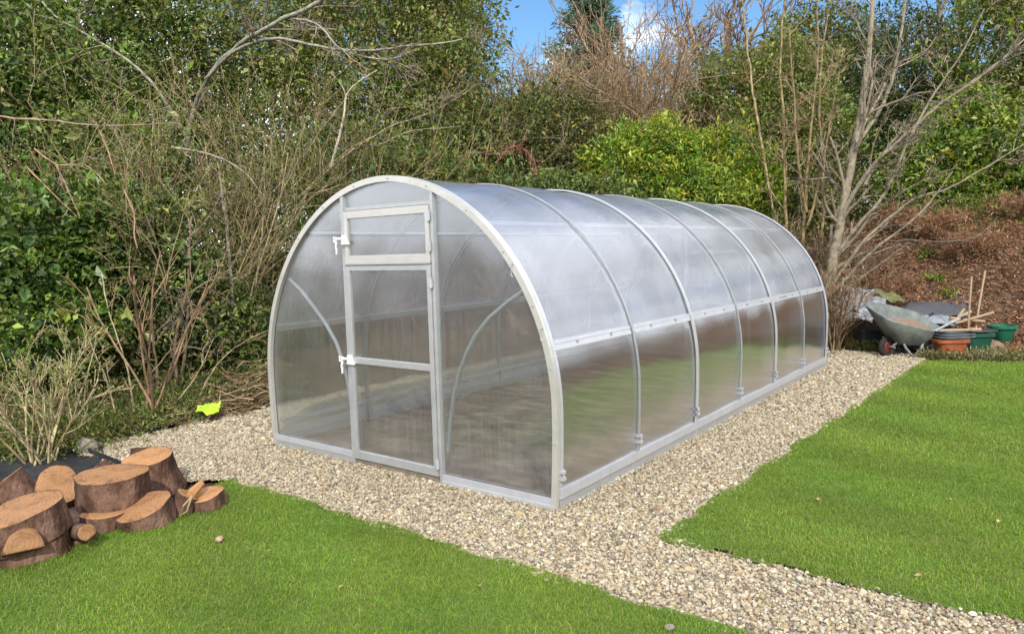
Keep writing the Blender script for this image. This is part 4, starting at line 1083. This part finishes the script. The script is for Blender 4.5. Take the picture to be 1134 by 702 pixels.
bare(70, 'tan willow stems glimpsed between the left evergreens', 'willow_thicket', 'shrub', 268, 15.5, 4.6, .03, TWIG_TAN, (8, 8), 2, 14, .25, .10, .5, (.2, .6), .15, .006, leaves=(1500, .05, [(.30, .2, .13)], .5), group='brown willows of the thicket')
# twig tangles on the left
for k, (u, d, H, lab, tn) in enumerate(((205, 8.4, 2.3, 'tangle of bare olive stems left of the greenhouse', TWIG_OLV), (258, 9.0, 2.7, 'tall tangle of fine twigs close to the greenhouse front corner', TWIG_OLV), (300, 9.8, 3.1, 'twig tangle right behind the greenhouse front arch', TWIG_OLV), (110, 8.0, 2.3, 'thin brown stems in front of the ivy shrub', TWIG_BRN), (345, 10.6, 3.6, 'thin tan twigs rising over the greenhouse door arch', TWIG_TAN), (60, 8.6, 3.2, 'tan twig tangle high in the left edge ivy', TWIG_TAN), (160, 9.6, 3.6, 'wiry tan stems before the tall left evergreen', TWIG_TAN), (380, 11., 3.4, 'fine drooping twigs above the greenhouse ridge end', TWIG_OLV), (470, 12.2, 3.4, 'fine twig bush right above the front of the roof', TWIG_OLV))):
    bare(80 + k, lab, 'twig_bush', 'shrub', u, d, H, .014, tn, (5, 5), 2, 7, .42, .02, .62, (.3, .9), .15, .0030, leaves=(2400, .038, OLIVE + MIDG, .5), curve=.13, group='bare twig bushes along the left boundary')
bare(90, 'bare pale stemmed shrub behind the log pile', 'bare_shrub', 'shrub', 45, 5.6, .95, .010, [np.array((.40, .33, .20)), np.array((.33, .27, .15))], (4, 4), 2, 15, .6, .05, .55, (.3, .8), .3, .0024, leaves=(1500, .028, [(.20, .23, .07), (.14, .19, .04), (.26, .25, .12)], .5), base=(*gnd(48, 512)[:2], 0.))
bare(91, 'leaning bundle of rusty brown stems in the left border', 'rusty_stems', 'shrub', 150, 7.3, 1.75, .015, [np.array((.24, .16, .095)), np.array((.20, .13, .085))], (2, 3), 2, 6, .3, .02, .4, (.2, .6), .4, .004, base=(*gnd(165, 470)[:2], 0.))
bare(92, 'dark twiggy bush with pale buds at the greenhouse back corner', 'twig_bush', 'shrub', 928, 10.3, 1.15, .010, TWIG_BRN, (6, 7), 2, 20, .35, .05, .5, (.3, .9), .2, .0035, leaves=(500, .03, [(.25, .2, .1), (.12, .12, .04)], .5), base=(*gbase(925, 10.3)[:2], 0.))
bare(93, 'brown bramble mound between the saplings and the birch', 'bramble_bush', 'shrub', 895, 12.5, 1.7, .010, TWIG_BRN, (7, 8), 2, 20, .5, .0, .55, (.3, 1.), .1, .004, leaves=(900, .045, [(.14, .09, .05), (.09, .11, .03)], .5))
bare(94, 'bare twig bush on the bank left of the tall birch', 'twig_bush', 'shrub', 860, 12.6, 2.0, .011, TWIG_OLV, (7, 8), 2, 16, .4, .04, .55, (.3, .9), .15, .004, leaves=(900, .05, OLIVE, .5))


def limbs(seed, label, name, cat, basepx, paths, tint, P, group=None, sides=6, leaves=None):
    rng = np.random.default_rng(seed); out = []
    for pts, r0, r1, kids, L, lvl in paths:
        along(rng, [at(*q) for q in pts], r0, r1, out, P, kids, L, lvl, tint)
    b = at(*basepx); return plant(name, label, cat, b, None, out, sides, group=group, wood_name='limbs')


PB = dict(curve=.14, up=.03, kids=[4, 5, 4], ang=(.4, 1.0), ratio=.5, tint=TWIG_GRY, seg=5, rmin=.004, bare=.2)
BIR = np.array((.215, .185, .135))
limbs(100, 'pale multi stemmed birch with spreading limbs on the bank', 'birch_tree', 'tree', (914, 350, 11.6), [
    ([(912, 352, 11.6), (918, 310, 11.6), (928, 255, 11.6), (944, 180, 11.7), (956, 110, 11.8), (965, 40, 11.9), (968, -60, 12.)], .10, .028, 16, 1.2, 2),
    ([(932, 240, 11.6), (958, 195, 11.4), (985, 165, 11.2), (1040, 118, 11.), (1100, 75, 10.8), (1150, 30, 10.7)], .04, .010, 14, .9, 2),
    ([(948, 160, 11.7), (975, 120, 11.9), (990, 70, 12.), (1000, 10, 12.1), (1006, -50, 12.2)], .036, .014, 12, 1., 2),
    ([(922, 290, 11.6), (950, 250, 11.4), (978, 215, 11.3), (1000, 165, 11.1), (1030, 110, 11.), (1064, 60, 10.9), (1090, 10, 10.8)], .034, .008, 12, .8, 2),
    ([(958, 205, 11.4), (1000, 150, 11.3), (1060, 105, 11.2), (1134, 50, 11.)], .03, .012, 10, .8, 2),
    ([(918, 320, 11.5), (955, 268, 11.2), (1010, 222, 11.), (1060, 205, 10.8), (1134, 160, 10.6)], .03, .010, 10, .6, 2),
    ([(905, 345, 11.3), (960, 282, 11.), (1020, 235, 10.8), (1055, 190, 10.7)], .028, .008, 6, .5, 1)], BIR, PB)
PS = dict(PB, tint=TWIG_TAN)
for k, (u0, pts, lab) in enumerate(((876, [(878, 345, 12.4), (872, 250, 12.4), (868, 150, 12.4), (866, 70, 12.5), (870, -20, 12.6)], 'straight tan sapling left of the forked one'),
                                    (893, [(890, 345, 12.1), (893, 240, 12.1), (899, 150, 12.1), (906, 70, 12.2), (905, -10, 12.2)], 'forked tan sapling nearest the birch trunk'),
                                    (856, [(876, 330, 12.8), (856, 230, 12.8), (838, 130, 12.9), (828, 60, 13.), (822, 0, 13.)], 'sapling leaning left behind the greenhouse back'),
                                    (915, [(908, 340, 12.6), (912, 200, 12.7), (908, 100, 12.7), (918, 10, 12.8)], 'dark thin sapling close behind the birch'))):
    rng = np.random.default_rng(110 + k)
    paths = [(pts, .032, .012, 11, .75, 2)]
    if k == 1: paths += [([(893, 235, 12.1), (884, 170, 12.), (880, 100, 12.), (874, 30, 12.)], .03, .010, 8, .6, 2), ([(894, 250, 12.1), (908, 190, 12.), (920, 120, 12.), (934, 60, 12.)], .026, .008, 8, .6, 2)]
    limbs(110 + k, lab, 'sapling', 'tree', pts[0], paths, TWIG_TAN[k % 3], PS, 'saplings behind the greenhouse back')

PL = dict(curve=.16, up=-.02, kids=[4, 4, 4], ang=(.4, 1.0), ratio=.5, tint=TWIG_GRY, seg=5, rmin=.0025, bare=.2)
limbs(120, 'lichen grey tree reaching long limbs over from the left', 'lichen_tree', 'tree', (190, 400, 10.6), [
    ([(190, 415, 10.6), (188, 330, 10.6), (196, 230, 10.6), (212, 130, 10.4), (232, 82, 10.), (262, 48, 9.5), (300, 26, 9.), (350, 2, 8.6), (400, -40, 8.5)], .04, .022, 12, .8, 2),
    ([(228, 88, 10.), (262, 58, 9.4), (300, 46, 9.), (350, 52, 8.6), (400, 57, 8.4), (450, 52, 8.3), (512, 44, 8.3)], .026, .006, 16, .7, 2),
    ([(205, 150, 10.5), (165, 90, 10.2), (120, 55, 10.), (60, 20, 9.8), (20, -30, 9.7)], .026, .010, 10, .8, 2),
    ([(318, 20, 8.9), (350, 28, 8.6), (380, 55, 8.4), (430, 66, 8.3), (465, 55, 8.2)], .014, .005, 8, .4, 1)], np.array((.27, .26, .21)), PL)
limbs(121, 'pale crooked dead branch hanging above the front arch', 'dead_branch', 'branch', (368, 190, 9.6), [
    ([(366, 186, 9.6), (374, 160, 9.6), (382, 128, 9.6), (385, 105, 9.6), (400, 90, 9.6), (418, 78, 9.7)], .02, .006, 4, .35, 1), ([(384, 110, 9.6), (378, 95, 9.6), (366, 80, 9.6)], .008, .004, 2, .2, 1)], np.array((.42, .37, .29)), PL)
limbs(122, 'long arching tan twig reaching over the greenhouse front', 'arching_branch', 'branch', (335, 200, 9.9), [
    ([(330, 220, 9.9), (375, 175, 9.8), (430, 140, 9.7), (480, 122, 9.7), (520, 100, 9.7)], .011, .004, 14, .5, 2), ([(420, 160, 9.8), (460, 145, 9.8), (510, 140, 9.8)], .007, .003, 5, .3, 1)], np.array((.36, .29, .19)), PL)
limbs(123, 'thin horizontal pinkish branch crossing the left ivy', 'bare_branch', 'branch', (-20, 128, 7.), [
    ([(-30, 126, 7.), (40, 132, 7.), (110, 138, 7.), (200, 137, 7.1)], .012, .004, 7, .4, 1)], np.array((.30, .21, .16)), PL)
limbs(124, 'brown trailing bramble stems over the left ivy', 'trailing_bramble', 'bramble', (60, 230, 6.8), [
    ([(38, 165, 6.9), (62, 182, 6.8), (95, 184, 6.8), (118, 205, 6.7)], .008, .004, 3, .3, 1), ([(62, 182, 6.8), (72, 205, 6.8), (88, 240, 6.8)], .010, .005, 2, .2, 1), ([(137, 210, 6.6), (148, 236, 6.6), (148, 258, 6.6), (152, 275, 6.6)], .009, .005, 1, .2, 1), ([(110, 145, 6.9), (121, 170, 6.9), (127, 192, 6.9)], .009, .004, 2, .2, 1), ([(30, 185, 6.9), (60, 215, 6.8), (85, 240, 6.8)], .007, .004, 1, .2, 1)], np.array((.30, .19, .13)), PL)
limbs(125, 'silvery dead trunk standing among the left twigs', 'dead_tree', 'tree', (256, 440, 8.6), [
    ([(262, 440, 8.6), (257, 300, 8.6), (252, 250, 8.6), (245, 215, 8.6), (241, 180, 8.6)], .022, .012, 4, .5, 1), ([(190, 163, 8.4), (235, 172, 8.4), (270, 190, 8.4), (290, 215, 8.4)], .018, .006, 4, .5, 1)], np.array((.22, .20, .16)), PL)
limbs(129, 'criss cross of pale dead stems behind the bare shrub', 'dry_twig_tangle', 'twigs', (120, 478, 6.7), [([(70, 470, 6.6), (95, 420, 6.7), (108, 370, 6.8)], .008, .003, 5, .35, 2), ([(130, 468, 6.8), (118, 420, 6.8), (100, 380, 6.9), (92, 350, 7.)], .008, .003, 5, .3, 2), ([(185, 455, 7.1), (215, 420, 7.2), (238, 372, 7.4)], .008, .003, 5, .35, 2), ([(215, 450, 7.3), (240, 405, 7.5), (270, 380, 7.7), (310, 360, 7.9)], .007, .003, 4, .35, 2), ([(150, 462, 7.), (142, 410, 7.), (120, 340, 7.1), (112, 300, 7.2)], .010, .004, 5, .3, 2)], np.array((.34, .28, .18)), dict(PL, tint=TWIG_TAN))
limbs(126, 'three dark slim trunks leaning together in the left gap', 'slim_tree', 'tree', (195, 425, 7.8), [
    ([(196, 428, 7.8), (196, 380, 7.8), (205, 330, 7.8), (222, 290, 7.8)], .025, .010, 6, .6, 2), ([(200, 425, 7.8), (206, 370, 7.8), (208, 320, 7.9), (212, 240, 7.9)], .02, .010, 6, .6, 2), ([(178, 440, 7.7), (172, 395, 7.6), (168, 350, 7.5)], .018, .010, 4, .5, 2)], np.array((.16, .115, .075)), PL)
limbs(127, 'reddish bramble arch behind the roof', 'bramble_arch', 'bramble', (555, 200, 14.2), [
    ([(538, 200, 14.2), (552, 178, 14.2), (566, 163, 14.2), (580, 166, 14.2), (592, 180, 14.2), (594, 196, 14.2)], .022, .012, 34, .22, 1), ([(545, 185, 14.3), (530, 176, 14.3), (545, 168, 14.3)], .014, .008, 12, .2, 1)], np.array((.26, .08, .08)), dict(PL, tint=[np.array((.30, .10, .10)), np.array((.22, .09, .08))], rmin=.005))
limbs(128, 'long dark branch drooping across the brown bank', 'fallen_branch', 'branch', (900, 350, 10.8), [
    ([(895, 352, 10.8), (940, 318, 10.8), (985, 285, 10.8), (1002, 272, 10.8)], .018, .010, 3, .3, 1), ([(985, 268, 11.2), (1005, 266, 11.4), (1030, 268, 11.6), (1075, 266, 11.8), (1098, 248, 12.)], .017, .008, 2, .3, 1)], np.array((.13, .10, .08)), dict(PL, tint=TWIG_DRK))


for k, (u, d, lab) in enumerate(((985, 12.3, 'dry bracken clump on the bank above the pale polythene'), (1030, 13.2, 'dry bracken clump high on the bank below the laurel'), (1075, 12.4, 'dry bracken clump behind the upright stakes'), (1120, 13.0, 'dry bracken clump near the right edge of the bank'), (1000, 13.6, 'dry bracken clump at the bank top by the birch limbs'))):
    bare(140 + k, lab, 'bracken_clump', 'bracken', u, d, .62, .008, [np.array((.25, .14, .08)), np.array((.33, .2, .12))], (5, 6), 2, 26, .9, -.02, .6, (.4, 1.1), .1, .003, leaves=(1300, .05, [(.26, .135, .075), (.33, .19, .11), (.18, .095, .055)], .45), group='dry bracken clumps on the bank')


# brush pile, litter, ground cover
def brush_pile():
    rng = np.random.default_rng(9); out = []
    p0 = gnd(282, 440)
    for k in range(620):
        f = rng.random(); c = np.array([*gnd(190 + 115 * f, 466 - 22 * f)[:2], 0]); c[:2] += rng.normal(0, .17, 2); c += -nrm(np.array([_right[0], _right[1], 0])) * 0
        hm = .10 + .36 * math.exp(-((f - .82) / .22) ** 2)
        c[2] = rng.uniform(.0, 1) ** 1.4 * hm
        a = rng.uniform(0, 6.28); d = np.array([math.cos(a), math.sin(a), rng.normal(0, .35)]); L = rng.uniform(.12, .42)
        mid = c + rng.normal(0, .03, 3); P = np.stack([c - d * L / 2, mid, c + d * L / 2]); P[:, 2] = np.maximum(P[:, 2], .01)
        out.append((P, np.array([.0055, .0045, .002]) * rng.uniform(.6, 1.5), (TWIG_TAN + TWIG_BRN)[rng.integers(6)]))
    lo = [(*gnd(232, 452)[:2], .06, .3, .3, .12), (*gnd(255, 443)[:2], .1, .25, .25, .12), (*gnd(205, 463)[:2], .05, .3, .25, .10)]
    plant('brush_pile', 'heap of cut brown twigs and weeds along the gravel edge', 'brush', p0, foliage(rng, lo, 230, 10, .035, MIDG + [(.2, .14, .07), (.14, .16, .05)], spread=.06), out, 4, wood_name='twigs', crown_name='weeds')


brush_pile()


def litter():
    rng = np.random.default_rng(15); n = 95000
    x = rng.uniform(-1.5, 9.5, n); y = rng.uniform(7.6, 14.5, n)
    k = (y > 8.4 + .15 * wob(x * 2, y * 2)); x, y = x[k], y[k]; n = len(x)
    C = np.stack([x, y, height(x, y) + rng.uniform(.0, .07, n)], 1)
    V, Fc = leaf_geo(C, rng.normal(0, 1, (n, 3)) * np.array([1, 1, .5]), np.array([0, -.3, .6]) + rng.normal(0, .7, (n, 3)), .05 * np.exp(rng.normal(0, .3, n)), .028 * np.ones(n))
    T = mixpal([(.20, .105, .06), (.27, .15, .09), (.14, .075, .045), (.34, .215, .14), (.09, .05, .032), (.24, .12, .06)], n, rng, .22) * np.array([[1.15, 1.1, 1.0]])
    tag(np_mesh('dead_leaves', V, Fc, M['litter'], tint=np.repeat(T, 4, 0)), 'brown dead bracken and leaves covering the bank', 'dead leaves', kind='stuff')
    # thin dead bracken stalks
    out = []
    for i in range(6500):
        px, py = rng.uniform(-1, 9), rng.uniform(8.8, 13.2); c = np.array([px, py, float(height(px, py))]); a = rng.uniform(0, 6.28); L = rng.uniform(.12, .42)
        d = nrm(np.array([math.cos(a), math.sin(a), rng.uniform(.0, .8)])); out.append((np.stack([c, c + d * L * .5 + rng.normal(0, .02, 3), c + d * L - np.array([0, 0, .05])]), np.array([.005, .004, .002]), np.array([(.22, .12, .07), (.30, .18, .11), (.13, .08, .05)][rng.integers(3)])))
    V, Fq, T = tubes(out, 3); tag(np_mesh('bracken_stalks', V, Fq, M['bark'], tint=T), 'tangle of dry bracken stalks on the bank', 'bracken', kind='stuff')


litter()


def weeds(name, label, cat, region, n, size, pal, hmax=.12, seed=1, mat='leaf', aspect=.45):
    rng = np.random.default_rng(seed); x, y = region(rng, n)
    C = np.stack([x, y, np.maximum(height(x, y), 0) + rng.random(n) ** 1.5 * hmax], 1)
    V, Fc = leaf_geo(C, rng.normal(0, .6, (n, 3)) + np.array([0, 0, .5]), np.array([0, 0, .6]) + rng.normal(0, .6, (n, 3)), size * np.exp(rng.normal(0, .3, n)), size * aspect * np.ones(n))
    tag(np_mesh(name, V, Fc, M[mat], tint=np.repeat(mixpal(pal, n, rng), 4, 0)), label, cat, kind='stuff')


def band_region(px, sx, sy):
    pts = np.array([gnd(u, v)[:2] for u, v in px])
    def f(rng, n):
        t = rng.uniform(0, len(pts) - 1, n); i = t.astype(int); q = pts[i] + (pts[np.minimum(i + 1, len(pts) - 1)] - pts[i]) * (t - i)[:, None]
        return q[:, 0] + rng.normal(0, sx, n), q[:, 1] + rng.normal(0, sy, n)
    return f


weeds('ground_cover', 'low green weeds along the left border behind the membrane', 'weeds', band_region([(-40, 505), (60, 496), (120, 480), (190, 462), (260, 440), (300, 430)], .22, .18), 12500, .042, MIDG + OLIVE + [(.2, .15, .08)], .16, 21)
weeds('ground_cover', 'ivy and weeds carpeting the soil under the left shrubs', 'weeds', lambda rng, n: (-2.95 - np.abs(rng.normal(0, 1.0, n)), rng.uniform(-4.2, 1.6, n)), 15000, .048, MIDG + IVY + [(.2, .15, .08), (.15, .1, .06)], .22, 25)
weeds('ground_cover', 'matted weeds and moss between far lawn and wheelbarrow', 'weeds', lambda rng, n: (lambda x: (x, 7.15 + .28 * (x - 2.3) + np.abs(rng.normal(0, .33, n))))(rng.uniform(2.25, 5.5, n)), 6500, .045, OLIVE + [(.2, .16, .09), (.12, .14, .05), (.27, .24, .15)], .10, 22)
weeds('ground_cover', 'yellowish grass tufts at the greenhouse back corner', 'weeds', lambda rng, n: (rng.normal(1.45, .22, n), 7.55 + np.abs(rng.normal(0, .25, n))), 1500, .05, OLIVE + [(.25, .24, .06)], .14, 23, aspect=.25)
weeds('ground_cover', 'green grass and fern fronds along the top of the bank', 'weeds', lambda rng, n: (rng.uniform(1.0, 8.0, n), rng.normal(12.5, .45, n)), 5200, .10, [(.14, .17, .035), (.18, .2, .05), (.10, .13, .03)], .3, 24, aspect=.28)
for k, (u, v, lab) in enumerate(((1052, 330, 'sprig of light green weed above the tarpaulin on the bank'), (1026, 285, 'small green weed alone halfway up the brown bank'), (1035, 312, 'green weed clump low on the bank behind the tarpaulin'))):
    rng = np.random.default_rng(200 + k); b = None
    for d in np.arange(10., 15., .02):
        p = at(u, v, d)
        if p[2] <= height(p[0], p[1]): b = p; break
    if b is None: b = gbase(u, 12.)
    n = 90; C = b + rng.normal(0, .09, (n, 3)) * np.array([1, 1, .5]) + np.array([0, 0, .07])
    V, Fc = leaf_geo(C, rng.normal(0, 1, (n, 3)), np.array([0, 0, 1.]) + rng.normal(0, .5, (n, 3)), .07 * np.ones(n), .035 * np.ones(n))
    tag(np_mesh('weed', V, Fc, M['leaf'], loc=tuple(b), tint=np.repeat(mixpal([(.16, .24, .03), (.12, .2, .03)], n, rng), 4, 0)), lab, 'weed')

# fallen leaves on the lawns
rng = np.random.default_rng(77)
for k, (u, v, lab) in enumerate(((1018, 544, 'tan fallen leaf in the middle of the right lawn'), (1052, 559, 'curled brown leaf in a tuft of the right lawn'), (1106, 583, 'grey brown leaf near the right edge of the lawn'), (1021, 646, 'pale leaf in the grass just above the path'), (903, 559, 'small tan leaf on the left part of the right lawn'), (1118, 521, 'brown leaf far up on the right lawn'), (380, 657, 'tan leaf scrap on the front lawn centre'), (532, 656, 'pale leaf on the front lawn nearest the path'))):
    p = gnd(u, v); p[2] = .04; V, Fc = leaf_geo(p[None], rng.normal(0, 1, (1, 3)) * np.array([1, 1, .15]), np.array([[0, -.4, 1.]]), np.array([.034]), np.array([.022]))
    V = np.concatenate([V, V + np.array([0, 0, .0015])]); Fc = np.concatenate([Fc, Fc[:, ::-1] + 4])
    tag(np_mesh('fallen_leaf', V, Fc, M['litter'], loc=tuple(p), tint=np.repeat(mixpal([(.36, .25, .12)], 8, rng), 1, 0)), lab, 'leaf', 'fallen leaves on the lawns')


# far wood closing the view, and the boundary seen only as reflections on the right
def far_wood():
    rng = np.random.default_rng(31); lo = []
    for k in range(60):
        u = -420 + k * 34 + rng.uniform(-10, 10); d = rng.uniform(24, 30)
        v = 170 if 500 < u < 740 else (35 if u < 420 else 115)
        lo.append(lob(u, v + rng.uniform(-20, 30), d, 52, 75)); lo.append(lob(u, v + 110, d - 2, 52, 85)); lo.append(lob(u, 225, d - 4, 50, 45)); lo.append(lob(u, 285, d - 4, 50, 45))
    V, Fc, T = foliage(rng, lo, 42000, 9, .14, DARK + OLIVE + [(.10, .075, .045), (.075, .06, .035)], spread=.45, cull=.95, lump=.3)
    tag(np_mesh('far_wood', V, Fc, M['leaf'], tint=T), 'dim mixed woodland closing the view behind everything', 'woodland', kind='stuff')
    lo = [(11.5 + rng.uniform(-.6, .8), y, 1.6, 1.4, 1.6, rng.uniform(1.2, 2.2)) for y in np.arange(-6, 14, 1.3)]
    V, Fc, T = foliage(rng, lo, 2200, 8, .13, [(.20, .105, .06), (.27, .15, .09), (.14, .08, .045), (.08, .09, .03)], spread=.3, cull=0.)
    tag(np_mesh('side_thicket', V, Fc, M['leaf'], tint=T), 'brown beech hedge along the right side of the garden', 'hedge', kind='stuff')


far_wood()

# ------------------------------------------------------------------ sky, sun, camera
SUN_EL = math.radians(37)
to_sun = nrm(np.array([.70, -.71, 0])); AZ = math.atan2(to_sun[0], to_sun[1])
w = bpy.data.worlds.new('World'); sc.world = w; w.use_nodes = True
nt = w.node_tree; nt.nodes.clear(); L = nt.links.new
out = N(nt, 'ShaderNodeOutputWorld'); bg = N(nt, 'ShaderNodeBackground', i_Strength=.15)
sky = N(nt, 'ShaderNodeTexSky', sky_type='NISHITA'); sky.sun_disc = False; sky.sun_elevation = SUN_EL; sky.sun_rotation = AZ; sky.air_density = 1.0; sky.dust_density = .6; sky.ozone_density = 1.5
tc = N(nt, 'ShaderNodeTexCoord'); mp = N(nt, 'ShaderNodeMapping'); mp.inputs['Scale'].default_value = (1, 1, 2.6); mp.inputs['Location'].default_value = (.35, .1, .2)
L(tc.outputs['Generated'], mp.inputs['Vector'])
nz = N(nt, 'ShaderNodeTexNoise', i_Scale=3.2, i_Detail=8., i_Roughness=.55); L(mp.outputs[0], nz.inputs['Vector'])
clear = nrm(at(655, 25, 1.) - CAM)          # a clear blue patch of sky over the far trees
dp = N(nt, 'ShaderNodeVectorMath', operation='DOT_PRODUCT'); dp.inputs[1].default_value = tuple(clear); L(tc.outputs['Generated'], dp.inputs[0])
pm = N(nt, 'ShaderNodeMapRange'); pm.inputs['From Min'].default_value = .84; pm.inputs['From Max'].default_value = .96; pm.inputs['To Min'].default_value = 0.; pm.inputs['To Max'].default_value = .235; L(dp.outputs['Value'], pm.inputs['Value'])
sbn = N(nt, 'ShaderNodeMath', operation='SUBTRACT'); L(nz.outputs['Fac'], sbn.inputs[0]); L(pm.outputs[0], sbn.inputs[1])
r = ramp(nt, [(.36, (0, 0, 0)), (.52, (1, 1, 1))]); L(sbn.outputs[0], r.inputs[0])
skc = N(nt, 'ShaderNodeHueSaturation', i_Saturation=1.25, i_Value=.9); L(sky.outputs[0], skc.inputs['Color'])
mx = N(nt, 'ShaderNodeMixRGB'); mx.inputs[2].default_value = (11.0, 11.2, 11.8, 1); L(r.outputs[0], mx.inputs[0]); L(skc.outputs[0], mx.inputs[1])
L(mx.outputs[0], bg.inputs['Color']); L(bg.outputs[0], out.inputs[0])

sd = bpy.data.lights.new('sun', 'SUN'); sd.energy = 3.3; sd.angle = math.radians(.6); sd.color = (1, .95, .86)
so = bpy.data.objects.new('sun', sd); COL.objects.link(so); so.location = (6, -8, 12)
from mathutils import Vector, Matrix
ts = Vector((to_sun[0] * math.cos(SUN_EL), to_sun[1] * math.cos(SUN_EL), math.sin(SUN_EL)))
so.rotation_euler = ts.to_track_quat('Z', 'Y').to_euler()

cd = bpy.data.cameras.new('camera'); cd.sensor_width = 36; cd.lens = F / 1134 * 36; cd.clip_start = .1; cd.clip_end = 2000
co = bpy.data.objects.new('camera', cd); COL.objects.link(co); sc.camera = co
Mx = Matrix.Identity(4)
for r_ in range(3):
    Mx[r_][0] = RGT[r_]; Mx[r_][1] = UPV[r_]; Mx[r_][2] = -FWD[r_]; Mx[r_][3] = CAM[r_]
co.matrix_world = Mx

sc.render.engine = 'CYCLES'
cy = sc.cycles
cy.max_bounces = 10; cy.diffuse_bounces = 3; cy.glossy_bounces = 3; cy.transmission_bounces = 6; cy.transparent_max_bounces = 12
cy.caustics_reflective = False; cy.caustics_refractive = False
cy.use_denoising = True
try: cy.denoiser = 'OPENIMAGEDENOISE'
except Exception: pass
cy.sample_clamp_indirect = 6.0
sc.view_settings.view_transform = 'Standard'; sc.view_settings.look = 'None'; sc.view_settings.exposure = 0.45; sc.view_settings.gamma = 1.0
